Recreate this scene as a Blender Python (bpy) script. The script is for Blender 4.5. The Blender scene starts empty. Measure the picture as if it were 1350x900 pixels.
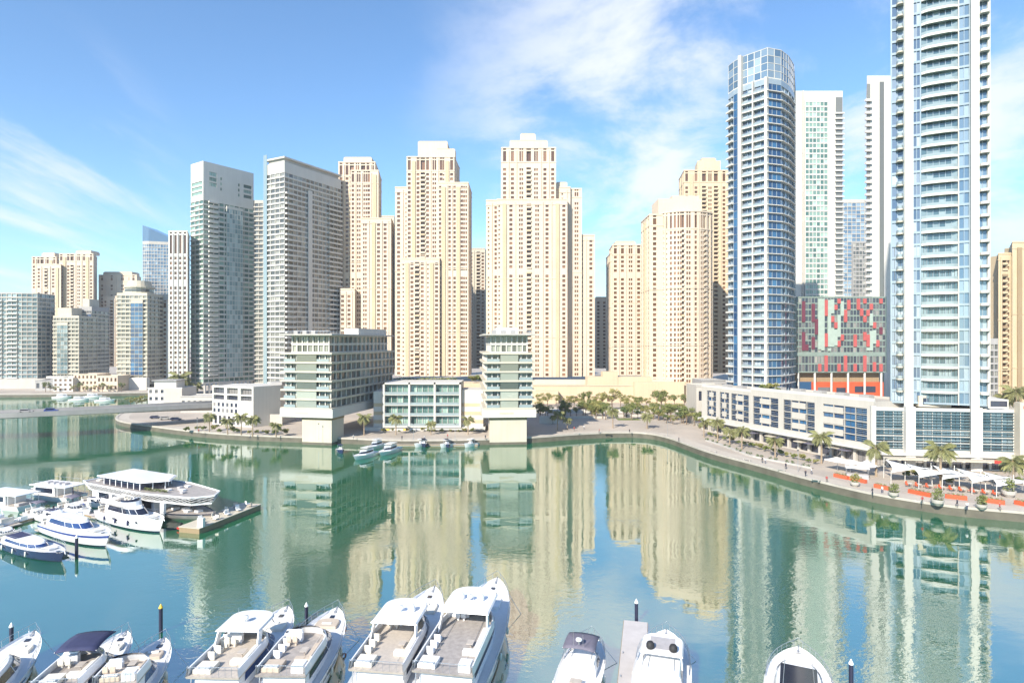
import bpy, bmesh, math, random
from mathutils import Vector, Matrix

R = math.radians
rnd = random.Random(7)
F, CH = 800.0, 36.0          # focal length in photo pixels, camera height in metres

scene = bpy.context.scene
# ---------------------------------------------------------------- camera
cam = bpy.data.cameras.new('camera'); cam_o = bpy.data.objects.new('camera', cam)
scene.collection.objects.link(cam_o)
cam_o.location = (0, 0, CH); cam_o.rotation_euler = (R(90), 0, 0)
cam.sensor_width = 36; cam.lens = 36 * F / 1350; cam.clip_start = 0.5; cam.clip_end = 20000
scene.camera = cam_o
# ---------------------------------------------------------------- light
SUN_AZ, SUN_EL = 31.0, 33.0   # degrees left of straight behind the camera, elevation
world = bpy.data.worlds.new('World'); scene.world = world; world.use_nodes = True
wn = world.node_tree.nodes; wl = world.node_tree.links; wn.clear()
def NN(tree, t, **kw):
    n = tree.nodes.new(t)
    for k, v in kw.items(): setattr(n, k, v)
    return n
def setup_world():
    T = world.node_tree
    out = NN(T, 'ShaderNodeOutputWorld'); bg = NN(T, 'ShaderNodeBackground'); wl.new(bg.outputs[0], out.inputs[0])
    sky = NN(T, 'ShaderNodeTexSky', sky_type='NISHITA', sun_disc=False, sun_elevation=R(SUN_EL), sun_rotation=R(180 + SUN_AZ))
    sky.altitude = 0; sky.air_density = 1.0; sky.dust_density = 0.15; sky.ozone_density = 1.3
    bg.inputs[1].default_value = 0.10
    tc = NN(T, 'ShaderNodeTexCoord'); nrm = NN(T, 'ShaderNodeVectorMath', operation='NORMALIZE'); wl.new(tc.outputs['Generated'], nrm.inputs[0])
    sep = NN(T, 'ShaderNodeSeparateXYZ'); wl.new(nrm.outputs[0], sep.inputs[0])
    za = NN(T, 'ShaderNodeMath', operation='ADD'); wl.new(sep.outputs[2], za.inputs[0]); za.inputs[1].default_value = 0.18
    dx = NN(T, 'ShaderNodeMath', operation='DIVIDE'); wl.new(sep.outputs[0], dx.inputs[0]); wl.new(za.outputs[0], dx.inputs[1])
    dy = NN(T, 'ShaderNodeMath', operation='DIVIDE'); wl.new(sep.outputs[1], dy.inputs[0]); wl.new(za.outputs[0], dy.inputs[1])
    cmb = NN(T, 'ShaderNodeCombineXYZ'); wl.new(dx.outputs[0], cmb.inputs[0]); wl.new(dy.outputs[0], cmb.inputs[1])
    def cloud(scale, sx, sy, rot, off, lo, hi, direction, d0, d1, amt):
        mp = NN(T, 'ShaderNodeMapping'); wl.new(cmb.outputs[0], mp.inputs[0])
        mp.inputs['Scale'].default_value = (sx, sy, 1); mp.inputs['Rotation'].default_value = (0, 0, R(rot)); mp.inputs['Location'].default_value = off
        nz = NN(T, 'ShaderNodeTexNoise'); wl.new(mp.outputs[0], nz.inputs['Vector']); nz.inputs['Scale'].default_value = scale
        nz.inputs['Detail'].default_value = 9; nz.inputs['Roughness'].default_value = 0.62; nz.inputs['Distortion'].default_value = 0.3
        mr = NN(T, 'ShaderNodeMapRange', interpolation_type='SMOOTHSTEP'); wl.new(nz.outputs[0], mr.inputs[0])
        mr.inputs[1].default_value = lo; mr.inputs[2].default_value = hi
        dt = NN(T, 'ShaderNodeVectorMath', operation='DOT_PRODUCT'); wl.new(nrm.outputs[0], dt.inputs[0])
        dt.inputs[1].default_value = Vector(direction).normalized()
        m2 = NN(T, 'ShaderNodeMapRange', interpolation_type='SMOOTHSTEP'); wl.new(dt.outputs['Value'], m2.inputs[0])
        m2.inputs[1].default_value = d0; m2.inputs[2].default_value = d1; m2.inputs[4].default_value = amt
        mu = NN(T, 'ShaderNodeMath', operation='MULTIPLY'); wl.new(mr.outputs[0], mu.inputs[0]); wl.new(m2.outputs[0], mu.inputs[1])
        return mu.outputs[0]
    c1 = cloud(1.9, 1, 0.85, 20, (3.1, 1.7, 0), 0.40, 0.66, (0.42, 1, 0.36), 0.84, 0.985, 0.9)  # cloud bank, centred upper right to stand in for the white glare too
    c2 = cloud(1.1, 2.4, 0.7, -38, (1.3, 5.2, 0), 0.45, 0.72, (-0.88, 1, 0.24), 0.965, 0.997, 0.7)
    c3 = cloud(0.7, 1.6, 0.5, 30, (8.3, 2.2, 0), 0.55, 0.85, (0.1, -1, 0.8), -0.6, 0.9, 0.45)
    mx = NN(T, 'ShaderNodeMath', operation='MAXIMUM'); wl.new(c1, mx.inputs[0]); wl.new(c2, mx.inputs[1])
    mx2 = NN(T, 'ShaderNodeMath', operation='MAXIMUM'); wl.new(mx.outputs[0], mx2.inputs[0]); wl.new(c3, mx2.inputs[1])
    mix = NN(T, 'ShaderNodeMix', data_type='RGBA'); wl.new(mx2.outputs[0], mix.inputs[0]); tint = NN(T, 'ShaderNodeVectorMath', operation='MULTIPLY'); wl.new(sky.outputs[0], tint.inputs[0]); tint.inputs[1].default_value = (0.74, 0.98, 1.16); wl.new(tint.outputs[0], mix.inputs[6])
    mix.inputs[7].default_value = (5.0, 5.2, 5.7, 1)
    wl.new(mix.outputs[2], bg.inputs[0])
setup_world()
sun = bpy.data.lights.new('sun', 'SUN'); sun.energy = 4.2; sun.angle = R(0.6); sun.color = (1.0, 0.92, 0.79)
sun_o = bpy.data.objects.new('sun', sun); scene.collection.objects.link(sun_o)
sd = Vector((-math.sin(R(SUN_AZ)) * math.cos(R(SUN_EL)), -math.cos(R(SUN_AZ)) * math.cos(R(SUN_EL)), math.sin(R(SUN_EL))))
sun_o.rotation_euler = sd.to_track_quat('Z', 'Y').to_euler()
scene.view_settings.view_transform = 'Standard'; scene.view_settings.look = 'None'
scene.view_settings.gamma = 1.0; scene.view_settings.exposure = 1.08
scene.view_settings.use_curve_mapping = False
scene.cycles.max_bounces = 6; scene.cycles.glossy_bounces = 3; scene.cycles.transmission_bounces = 3
scene.cycles.volume_bounces = 0; scene.cycles.caustics_reflective = False; scene.cycles.caustics_refractive = False

# ---------------------------------------------------------------- helpers
def X(px, Y): return (px - 675) / F * Y
def Z(py, Y): return CH + (450 - py) / F * Y
def YG(py, z=0.0): return (CH - z) * F / (py - 450)

def mat(name, col, rough=0.7, metal=0.0, var=0.10, vscale=0.5, bump=0.0, spec=0.5, streak=0.0, coat=0.0):
    m = bpy.data.materials.new(name); m.use_nodes = True; T = m.node_tree; p = T.nodes['Principled BSDF']
    p.inputs['Roughness'].default_value = rough; p.inputs['Metallic'].default_value = metal
    p.inputs['Specular IOR Level'].default_value = spec; p.inputs['Coat Weight'].default_value = coat
    tc = NN(T, 'ShaderNodeTexCoord'); nz = NN(T, 'ShaderNodeTexNoise'); T.links.new(tc.outputs['Object'], nz.inputs['Vector'])
    nz.inputs['Scale'].default_value = vscale; nz.inputs['Detail'].default_value = 5
    mr = NN(T, 'ShaderNodeMapRange'); T.links.new(nz.outputs[0], mr.inputs[0]); mr.inputs[1].default_value = 0.3; mr.inputs[2].default_value = 0.7
    mr.inputs[3].default_value = 1 - var; mr.inputs[4].default_value = 1 + var
    val = mr.outputs[0]
    if streak:
        mp = NN(T, 'ShaderNodeMapping'); T.links.new(tc.outputs['Object'], mp.inputs[0]); mp.inputs['Scale'].default_value = (1.6, 1.6, 0.05)
        n2 = NN(T, 'ShaderNodeTexNoise'); T.links.new(mp.outputs[0], n2.inputs['Vector']); n2.inputs['Scale'].default_value = 1.0; n2.inputs['Detail'].default_value = 6
        m2 = NN(T, 'ShaderNodeMapRange'); T.links.new(n2.outputs[0], m2.inputs[0]); m2.inputs[1].default_value = 0.35; m2.inputs[2].default_value = 0.7
        m2.inputs[3].default_value = 1.0; m2.inputs[4].default_value = 1 - streak
        mm = NN(T, 'ShaderNodeMath', operation='MULTIPLY'); T.links.new(val, mm.inputs[0]); T.links.new(m2.outputs[0], mm.inputs[1]); val = mm.outputs[0]
    vm = NN(T, 'ShaderNodeVectorMath', operation='SCALE'); vm.inputs[0].default_value = col[:3]; T.links.new(val, vm.inputs['Scale'])
    T.links.new(vm.outputs[0], p.inputs['Base Color'])
    if bump:
        n3 = NN(T, 'ShaderNodeTexNoise'); T.links.new(tc.outputs['Object'], n3.inputs['Vector']); n3.inputs['Scale'].default_value = vscale * 8
        b = NN(T, 'ShaderNodeBump'); b.inputs['Strength'].default_value = bump; T.links.new(n3.outputs[0], b.inputs['Height']); T.links.new(b.outputs[0], p.inputs['Normal'])
    return m

def glass(name, dark, light, share=0.35, rough=0.06, spec=0.9, metal=0.0, bump=0.0):
    """window glass: each pane its own tone (blinds, curtains, tint)"""
    m = bpy.data.materials.new(name); m.use_nodes = True; T = m.node_tree; p = T.nodes['Principled BSDF']
    p.inputs['Roughness'].default_value = rough; p.inputs['Specular IOR Level'].default_value = spec; p.inputs['Metallic'].default_value = metal
    g = NN(T, 'ShaderNodeNewGeometry'); oi = NN(T, 'ShaderNodeObjectInfo')
    a = NN(T, 'ShaderNodeMath', operation='ADD'); T.links.new(g.outputs['Random Per Island'], a.inputs[0]); T.links.new(oi.outputs['Random'], a.inputs[1])
    f = NN(T, 'ShaderNodeMath', operation='FRACT'); T.links.new(a.outputs[0], f.inputs[0])
    mr = NN(T, 'ShaderNodeMapRange'); T.links.new(f.outputs[0], mr.inputs[0]); mr.inputs[1].default_value = 1 - share; mr.inputs[2].default_value = 1.0
    pw = NN(T, 'ShaderNodeMath', operation='POWER'); T.links.new(f.outputs[0], pw.inputs[0]); pw.inputs[1].default_value = 1 / max(share, .05)
    mix = NN(T, 'ShaderNodeMix', data_type='RGBA'); T.links.new(pw.outputs[0], mix.inputs[0])
    mix.inputs[6].default_value = (*dark, 1); mix.inputs[7].default_value = (*light, 1)
    T.links.new(mix.outputs[2], p.inputs['Base Color'])
    return m

M = {}
M['cream'] = mat('cream_stone', (0.60, 0.50, 0.39), 0.85, var=0.05, vscale=0.08, streak=0.08)
M['cream2'] = mat('cream_stone_warm', (0.57, 0.455, 0.315), 0.85, var=0.05, vscale=0.08, streak=0.08)
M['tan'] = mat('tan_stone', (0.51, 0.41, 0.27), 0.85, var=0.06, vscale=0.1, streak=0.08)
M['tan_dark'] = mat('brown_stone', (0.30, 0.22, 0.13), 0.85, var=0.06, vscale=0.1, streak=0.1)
M['white'] = mat('white_render', (0.56, 0.54, 0.50), 0.7, var=0.04, vscale=0.15, streak=0.07)
M['white2'] = mat('pale_grey_render', (0.46, 0.43, 0.385), 0.75, var=0.05, vscale=0.15, streak=0.08)
M['grey'] = mat('grey_render', (0.34, 0.33, 0.32), 0.8, var=0.08, vscale=0.2, streak=0.08)
M['beige'] = mat('beige_render', (0.52, 0.47, 0.38), 0.8, var=0.05, vscale=0.15, streak=0.08)
M['concrete'] = mat('concrete', (0.42, 0.40, 0.37), 0.85, var=0.10, vscale=0.3, bump=0.1)
M['spandrel'] = mat('blue_spandrel_glass', (0.27, 0.33, 0.38), 0.15, var=0.08, vscale=0.3, spec=0.9)
M['dark'] = mat('dark_metal', (0.05, 0.055, 0.06), 0.5, var=0.1)
M['darkroom'] = mat('dark_recess', (0.06, 0.06, 0.065), 0.8, var=0.2)
M['steel'] = mat('steel', (0.55, 0.56, 0.58), 0.3, 0.8, var=0.05)
M['g_brown'] = glass('brown_window_glass', (0.11, 0.055, 0.03), (0.30, 0.17, 0.10), 0.4, 0.12, 0.5)
M['g_grey'] = glass('grey_window_glass', (0.08, 0.085, 0.08), (0.36, 0.35, 0.31), 0.45, 0.08, 0.8)
M['g_green'] = glass('green_tinted_glass', (0.06, 0.13, 0.11), (0.36, 0.50, 0.42), 0.55, 0.06, 0.9)
M['g_pier'] = glass('pier_glass', (0.07, 0.08, 0.065), (0.36, 0.38, 0.32), 0.5, 0.06, 0.9)
M['grid'] = mat('facade_grid', (0.20, 0.25, 0.22), 0.5, var=0.1)
M['g_blue'] = glass('blue_tinted_glass', (0.06, 0.10, 0.17), (0.40, 0.46, 0.52), 0.5, 0.05, 1.0)
M['g_deep'] = glass('deep_blue_glass', (0.015, 0.05, 0.13), (0.04, 0.14, 0.28), 0.4, 0.05, 1.0)
M['g_teal'] = glass('teal_glass', (0.055, 0.105, 0.13), (0.27, 0.34, 0.36), 0.45, 0.05, 1.0)
M['g_sky'] = glass('pale_blue_glass', (0.10, 0.17, 0.25), (0.34, 0.42, 0.48), 0.6, 0.05, 1.0, 0.2)
M['g_shop'] = glass('shop_glass', (0.03, 0.035, 0.06), (0.30, 0.28, 0.26), 0.25, 0.08, 0.8)
M['red'] = mat('red_panel', (0.40, 0.085, 0.08), 0.5, var=0.08)
M['pale_green'] = mat('pale_green_panel', (0.32, 0.39, 0.34), 0.5, var=0.08)
M['maroon'] = mat('maroon_panel', (0.13, 0.03, 0.05), 0.5, var=0.1)
M['bridge'] = mat('bridge_concrete', (0.29, 0.285, 0.28), 0.85, var=0.10, vscale=0.15, streak=0.1)
M['orange'] = mat('orange_panel', (0.50, 0.085, 0.03), 0.55, var=0.08)
M['yellow'] = mat('yellow_sign', (0.80, 0.52, 0.06), 0.5, var=0.05)
M['gel'] = mat('white_gelcoat', (0.80, 0.80, 0.81), 0.22, var=0.02, vscale=0.8, coat=0.4)
M['gel_cream'] = mat('cream_gelcoat', (0.74, 0.72, 0.66), 0.25, var=0.02, vscale=0.8, coat=0.3)
M['navy'] = mat('navy_gelcoat', (0.02, 0.028, 0.075), 0.2, var=0.05, coat=0.5)
M['blue'] = mat('blue_gelcoat', (0.03, 0.06, 0.26), 0.3, var=0.05, coat=0.4)
M['boatglass'] = mat('dark_boat_glass', (0.015, 0.018, 0.035), 0.08, var=0.1, spec=0.9)
M['blueglass'] = mat('blue_boat_glass', (0.02, 0.05, 0.16), 0.08, var=0.1, spec=0.9)
M['teak'] = mat('teak_deck', (0.46, 0.41, 0.36), 0.6, var=0.10, vscale=3)
M['greydeck'] = mat('grey_teak_deck', (0.34, 0.31, 0.29), 0.7, var=0.15, vscale=2)
M['deckwhite'] = mat('nonslip_deck', (0.66, 0.66, 0.66), 0.6, var=0.04, vscale=2)
M['cushion'] = mat('cream_cushion', (0.68, 0.64, 0.56), 0.85, var=0.06, vscale=2)
M['cushion_tan'] = mat('tan_cushion', (0.50, 0.42, 0.34), 0.85, var=0.08, vscale=2)
M['cushion_grey'] = mat('grey_cushion', (0.40, 0.38, 0.38), 0.85, var=0.08, vscale=2)
M['canvas_navy'] = mat('navy_canvas', (0.03, 0.035, 0.09), 0.8, var=0.12, vscale=1.5)
M['canvas_grey'] = mat('grey_canvas', (0.14, 0.13, 0.17), 0.8, var=0.12, vscale=1.5)
M['canvas_white'] = mat('white_canvas', (0.74, 0.73, 0.72), 0.85, var=0.06, vscale=1.2)
M['fender'] = mat('navy_fender', (0.02, 0.025, 0.10), 0.5)
M['rubber'] = mat('black_rubber', (0.02, 0.02, 0.022), 0.7)
M['redpaint'] = mat('red_paint', (0.55, 0.04, 0.03), 0.5)
M['bark'] = mat('bark', (0.17, 0.12, 0.08), 0.95, var=0.2, vscale=3)
M['palmtrunk'] = mat('palm_trunk', (0.30, 0.23, 0.16), 0.95, var=0.2, vscale=4)
M['leaf'] = mat('leaf_green', (0.15, 0.175, 0.05), 0.7, var=0.35, vscale=1.1)
M['leaf2'] = mat('leaf_olive', (0.24, 0.23, 0.07), 0.7, var=0.35, vscale=1.1)
M['leaf3'] = mat('leaf_dark', (0.09, 0.13, 0.045), 0.7, var=0.35, vscale=1.1)
M['frond'] = mat('palm_frond', (0.22, 0.22, 0.09), 0.65, var=0.30, vscale=1.0)
M['terracotta'] = mat('terracotta', (0.50, 0.10, 0.04), 0.7, var=0.1)
M['pot'] = mat('stone_pot', (0.45, 0.42, 0.38), 0.8, var=0.1)
M['paver'] = mat('promenade_paving', (0.46, 0.41, 0.35), 0.85, var=0.10, vscale=0.25, bump=0.05)
M['coping'] = mat('stone_coping', (0.44, 0.40, 0.35), 0.8, var=0.10, vscale=0.6)
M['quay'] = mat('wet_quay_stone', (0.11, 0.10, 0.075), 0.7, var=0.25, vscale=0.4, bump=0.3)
M['asphalt'] = mat('asphalt', (0.06, 0.06, 0.062), 0.9, var=0.1)
M['dock'] = mat('dock_boards', (0.50, 0.47, 0.46), 0.8, var=0.07, vscale=0.8)
M['pile'] = mat('navy_pile', (0.02, 0.022, 0.05), 0.45, var=0.2)
M['hull_dark'] = mat('dark_hull', (0.05, 0.05, 0.07), 0.5, var=0.1)
M['skin'] = mat('skin_and_clothes', (0.12, 0.11, 0.13), 0.8)

class MB:
    def __init__(s): s.v = []; s.f = []; s.mi = []
    def add(s, vs, fs, mi=0):
        b = len(s.v); s.v += [tuple(v) for v in vs]; s.f += [tuple(b + i for i in f) for f in fs]; s.mi += [mi] * len(fs)
    def quad(s, a, b, c, d, mi=0): s.add([a, b, c, d], [(0, 1, 2, 3)], mi)
    def box(s, x0, x1, y0, y1, z0, z1, mi=0):
        s.add([(x0,y0,z0),(x1,y0,z0),(x1,y1,z0),(x0,y1,z0),(x0,y0,z1),(x1,y0,z1),(x1,y1,z1),(x0,y1,z1)],
              [(0,3,2,1),(4,5,6,7),(0,1,5,4),(1,2,6,5),(2,3,7,6),(3,0,4,7)], mi)
    def obox(s, c, ax, ay, hx, hy, z0, z1, mi=0):
        """box with plan axes ax, ay (2D unit vectors), half sizes hx, hy"""
        P = [(c[0]+ax[0]*i*hx+ay[0]*j*hy, c[1]+ax[1]*i*hx+ay[1]*j*hy) for i, j in ((-1,-1),(1,-1),(1,1),(-1,1))]
        s.prism(P, z0, z1, mi)
    def prism(s, poly, z0, z1, mi=0, top=None):
        n = len(poly); top = top or poly
        s.add([(p[0],p[1],z0) for p in poly] + [(p[0],p[1],z1) for p in top],
              [tuple(range(n))[::-1], tuple(range(n, 2*n))] + [(i, (i+1) % n, n+(i+1) % n, n+i) for i in range(n)], mi)
    def loft(s, rings, mi=0, cap0=True, cap1=True):
        n = len(rings[0]); b = len(s.v); k = len(rings)
        for r in rings: s.v += [tuple(p) for p in r]
        fs = [(b+j*n+i, b+j*n+(i+1) % n, b+(j+1)*n+(i+1) % n, b+(j+1)*n+i) for j in range(k-1) for i in range(n)]
        if cap0: fs.append(tuple(range(b+n-1, b-1, -1)))
        if cap1: fs.append(tuple(range(b+(k-1)*n, b+k*n)))
        s.f += fs; s.mi += [mi] * len(fs)
    def tube(s, pts, r, n=6, mi=0, r2=None):
        pts = [Vector(p) for p in pts]; rings = []
        for i, p in enumerate(pts):
            d = (pts[min(i+1, len(pts)-1)] - pts[max(i-1, 0)]).normalized()
            u = d.cross(Vector((0, 0, 1)))
            if u.length < 1e-3: u = Vector((1, 0, 0))
            u.normalize(); w = u.cross(d)
            rr = r if r2 is None else r + (r2 - r) * i / max(len(pts)-1, 1)
            rings.append([p + (u*math.cos(2*math.pi*k/n) - w*math.sin(2*math.pi*k/n))*rr for k in range(n)])
        s.loft(rings, mi)
    def lathe(s, prof, c=(0, 0, 0), n=16, mi=0):
        s.loft([[(c[0]+r*math.cos(2*math.pi*k/n), c[1]+r*math.sin(2*math.pi*k/n), c[2]+z) for k in range(n)] for r, z in prof], mi)
    def build(s, name, mats, parent=None, world=False, smooth=False, bevel=0, merge=False):
        me = bpy.data.meshes.new(name); v = s.v
        if world and parent is not None:
            W = wm(parent).inverted(); v = [tuple(W @ Vector(p)) for p in v]
        me.from_pydata(v, [], s.f)
        if not isinstance(mats, (list, tuple)): mats = [mats]
        for m in mats: me.materials.append(M[m] if isinstance(m, str) else m)
        if len(mats) > 1: me.polygons.foreach_set('material_index', s.mi)
        if smooth: me.polygons.foreach_set('use_smooth', [True] * len(me.polygons))
        if merge:
            b_ = bmesh.new(); b_.from_mesh(me); bmesh.ops.remove_doubles(b_, verts=b_.verts, dist=0.002); bmesh.ops.recalc_face_normals(b_, faces=b_.faces); b_.to_mesh(me); b_.free()
        me.update()
        o = bpy.data.objects.new(name, me); scene.collection.objects.link(o)
        if parent is not None: o.parent = parent
        if bevel:
            md = o.modifiers.new('bevel', 'BEVEL'); md.width = bevel; md.segments = 2; md.limit_method = 'ANGLE'; md.angle_limit = R(35)
        return o
def wm(o):
    m = Matrix.Identity(4)
    while o is not None:
        m = Matrix.Translation(o.location) @ o.rotation_euler.to_matrix().to_4x4() @ m; o = o.parent
    return m
def tag(o, label, cat, group=None, kind=None):
    if label: o['label'] = label
    if cat: o['category'] = cat
    if group: o['group'] = group
    if kind: o['kind'] = kind
    return o
def thing(name, label, cat, loc=(0, 0, 0), rz=0.0, group=None):
    o = bpy.data.objects.new(name, None); scene.collection.objects.link(o); o.empty_display_size = 0.5
    o.location = loc; o.rotation_euler = (0, 0, rz)
    return tag(o, label, cat, group)
def copy_tree(o, parent=None):
    c = o.copy(); scene.collection.objects.link(c)
    if parent is not None: c.parent = parent
    for ch in list(o.children): copy_tree(ch, c)
    return c
def on_line(px, P, Q):
    """distance from P along PQ (plan points) where the sight line of photo column px crosses"""
    k = (px - 675) / F; dx, dy = Q[0]-P[0], Q[1]-P[1]; L = math.hypot(dx, dy)
    t = (k*P[1] - P[0]) / (dx - k*dy); return t * L
# ================================================================ the setting: water, ground, quay
def water_material():
    m = bpy.data.materials.new('marina_water'); m.use_nodes = True; T = m.node_tree; p = T.nodes['Principled BSDF']
    p.inputs['Roughness'].default_value = 0.02; p.inputs['IOR'].default_value = 6.5
    p.inputs['Specular IOR Level'].default_value = 0.5
    tc = NN(T, 'ShaderNodeTexCoord')
    n0 = NN(T, 'ShaderNodeTexNoise'); T.links.new(tc.outputs['Object'], n0.inputs['Vector']); n0.inputs['Scale'].default_value = 0.02; n0.inputs['Detail'].default_value = 3
    mix = NN(T, 'ShaderNodeMix', data_type='RGBA'); T.links.new(n0.outputs[0], mix.inputs[0])
    mix.inputs[6].default_value = (0.001, 0.085, 0.032, 1); mix.inputs[7].default_value = (0.003, 0.150, 0.058, 1)
    T.links.new(mix.outputs[2], p.inputs['Base Color'])
    mp = NN(T, 'ShaderNodeMapping'); T.links.new(tc.outputs['Object'], mp.inputs[0]); mp.inputs['Scale'].default_value = (0.8, 1.15, 1); mp.inputs['Rotation'].default_value = (0, 0, R(14))
    n1 = NN(T, 'ShaderNodeTexNoise'); T.links.new(mp.outputs[0], n1.inputs['Vector']); n1.inputs['Scale'].default_value = 1.1; n1.inputs['Detail'].default_value = 3; n1.inputs['Distortion'].default_value = 0.6
    n2 = NN(T, 'ShaderNodeTexNoise'); T.links.new(mp.outputs[0], n2.inputs['Vector']); n2.inputs['Scale'].default_value = 0.16; n2.inputs['Detail'].default_value = 2
    # wind patches: ripples are stronger in some areas than in others
    n3 = NN(T, 'ShaderNodeTexNoise'); T.links.new(tc.outputs['Object'], n3.inputs['Vector']); n3.inputs['Scale'].default_value = 0.035; n3.inputs['Detail'].default_value = 3
    mr = NN(T, 'ShaderNodeMapRange', interpolation_type='SMOOTHSTEP'); T.links.new(n3.outputs[0], mr.inputs[0]); mr.inputs[1].default_value = 0.38; mr.inputs[2].default_value = 0.62
    mr.inputs[3].default_value = 0.15; mr.inputs[4].default_value = 1.5
    mu = NN(T, 'ShaderNodeMath', operation='MULTIPLY'); T.links.new(n1.outputs[0], mu.inputs[0]); T.links.new(mr.outputs[0], mu.inputs[1])
    ml = NN(T, 'ShaderNodeMath', operation='MULTIPLY_ADD'); T.links.new(n2.outputs[0], ml.inputs[0]); ml.inputs[1].default_value = 2.2; T.links.new(mu.outputs[0], ml.inputs[2])
    b = NN(T, 'ShaderNodeBump'); b.inputs['Strength'].default_value = 1.0; b.inputs['Distance'].default_value = 0.013
    n4 = NN(T, 'ShaderNodeTexNoise'); T.links.new(mp.outputs[0], n4.inputs['Vector']); n4.inputs['Scale'].default_value = 3.4; n4.inputs['Detail'].default_value = 2
    m4 = NN(T, 'ShaderNodeMath', operation='MULTIPLY'); T.links.new(n4.outputs[0], m4.inputs[0]); T.links.new(mr.outputs[0], m4.inputs[1])
    m5 = NN(T, 'ShaderNodeMath', operation='MULTIPLY_ADD'); T.links.new(m4.outputs[0], m5.inputs[0]); m5.inputs[1].default_value = .28; T.links.new(ml.outputs[0], m5.inputs[2])
    T.links.new(m5.outputs[0], b.inputs['Height']); T.links.new(b.outputs[0], p.inputs['Normal'])
    return m
M['water'] = water_material()
mb = MB(); mb.quad((-1500, -300, 0), (1500, -300, 0), (1500, 900, 0), (-1500, 900, 0))
w = mb.build('marina_water', 'water'); tag(w, 'calm green marina water mirroring the towers', 'water', kind='structure')

GZ = 2.0
# the bank, from far left to right (photo pixel of the foot of the quay wall at the water)
bankpx = [(-700, 523), (0, 524), (110, 523), (190, 521), (222, 521), (238, 526), (225, 536), (165, 547), (150, 556), (158, 562), (200, 568), (250, 575),
          (310, 580), (385, 583), (440, 584), (520, 588), (620, 587), (700, 584), (760, 579), (810, 576.5), (850, 577), (880, 583), (910, 595),
          (940, 606), (1000, 622), (1050, 637), (1100, 650), (1150, 662), (1200, 671), (1250, 679), (1300, 684), (1350, 688), (1500, 705)]
def smooth_poly(pts, n=3):
    for _ in range(n):
        out = [pts[0]]
        for a, b in zip(pts, pts[1:]):
            out += [(a[0]*.75+b[0]*.25, a[1]*.75+b[1]*.25), (a[0]*.25+b[0]*.75, a[1]*.25+b[1]*.75)]
        pts = out + [pts[-1]]
    return pts
bank = smooth_poly([(X(px, YG(py)), YG(py)) for px, py in bankpx], 2)
bank = [(-2000, bank[0][1])] + bank + [(700, 60)]
mb = MB(); mb.add([(x, y, GZ) for x, y in bank] + [(2400, 60, GZ), (2400, 2600, GZ), (-2400, 2600, GZ), (-2400, bank[0][1], GZ)],
                  [tuple(range(len(bank) + 4))])
def ground_material():
    m = mat('ground_paving', (0.44, 0.39, 0.32), 0.9, var=0.12, vscale=0.05, bump=0.05); T = m.node_tree; p = T.nodes['Principled BSDF']
    tc = NN(T, 'ShaderNodeTexCoord'); br = NN(T, 'ShaderNodeTexBrick'); T.links.new(tc.outputs['Object'], br.inputs['Vector'])
    br.inputs['Scale'].default_value = 0.5; br.inputs['Color1'].default_value = (0.47, 0.40, 0.33, 1); br.inputs['Color2'].default_value = (0.41, 0.36, 0.31, 1)
    br.inputs['Mortar'].default_value = (0.33, 0.29, 0.25, 1); br.inputs['Mortar Size'].default_value = 0.02
    nz = NN(T, 'ShaderNodeTexNoise'); T.links.new(tc.outputs['Object'], nz.inputs['Vector']); nz.inputs['Scale'].default_value = 0.06; nz.inputs['Detail'].default_value = 6
    mr = NN(T, 'ShaderNodeMapRange'); T.links.new(nz.outputs[0], mr.inputs[0]); mr.inputs[1].default_value = .3; mr.inputs[2].default_value = .7; mr.inputs[3].default_value = .85; mr.inputs[4].default_value = 1.12
    vm = NN(T, 'ShaderNodeVectorMath', operation='SCALE'); T.links.new(br.outputs[0], vm.inputs[0]); T.links.new(mr.outputs[0], vm.inputs['Scale']); T.links.new(vm.outputs[0], p.inputs['Base Color'])
    return m
M['ground'] = ground_material()
o = mb.build('ground', 'ground'); tag(o, 'pale paved ground of the waterfront and city', 'ground', kind='structure')
def offset(poly, d):
    """shift an open polyline to its left (inland) by d"""
    out = []
    for i, p in enumerate(poly):
        a = poly[max(i-1, 0)]; b = poly[min(i+1, len(poly)-1)]; dx, dy = b[0]-a[0], b[1]-a[1]; L = math.hypot(dx, dy) or 1
        out.append((p[0] - dy/L*d, p[1] + dx/L*d))
    return out
def ribbon(mb, a, b, za, zb, mi=0):
    n = len(a); mb.add([(p[0], p[1], za) for p in a] + [(p[0], p[1], zb) for p in b], [(i, i+1, n+i+1, n+i) for i in range(n-1)], mi)
bi = offset(bank, 0.8); bo = offset(bank, -0.12)
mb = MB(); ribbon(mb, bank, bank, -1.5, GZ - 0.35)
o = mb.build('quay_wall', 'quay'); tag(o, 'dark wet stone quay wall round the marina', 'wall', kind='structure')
mb = MB(); ribbon(mb, bo, bi, GZ + 0.16, GZ + 0.16); ribbon(mb, bo, bo, GZ - 0.35, GZ + 0.16); ribbon(mb, bank, bo, GZ - 0.35, GZ - 0.35); ribbon(mb, bi, bi, GZ + 0.16, GZ)
o = mb.build('promenade_kerb', 'coping'); tag(o, 'pale stone coping along the edge of the promenade', 'kerb', kind='structure')
b2 = offset(bank, 5.0)
mb = MB(); ribbon(mb, bi, b2, GZ + 0.004, GZ + 0.004)
o = mb.build('promenade_paving', 'paver'); tag(o, 'pinkish paved walking strip beside the water', 'pavement', kind='structure')
# a road behind the trees in the middle
mb = MB(); mb.box(X(640, 300), X(960, 300), 296, 306, GZ, GZ + 0.006)
o = mb.build('road', 'asphalt'); tag(o, 'road in front of the cream podium wall', 'road', kind='structure')

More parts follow.
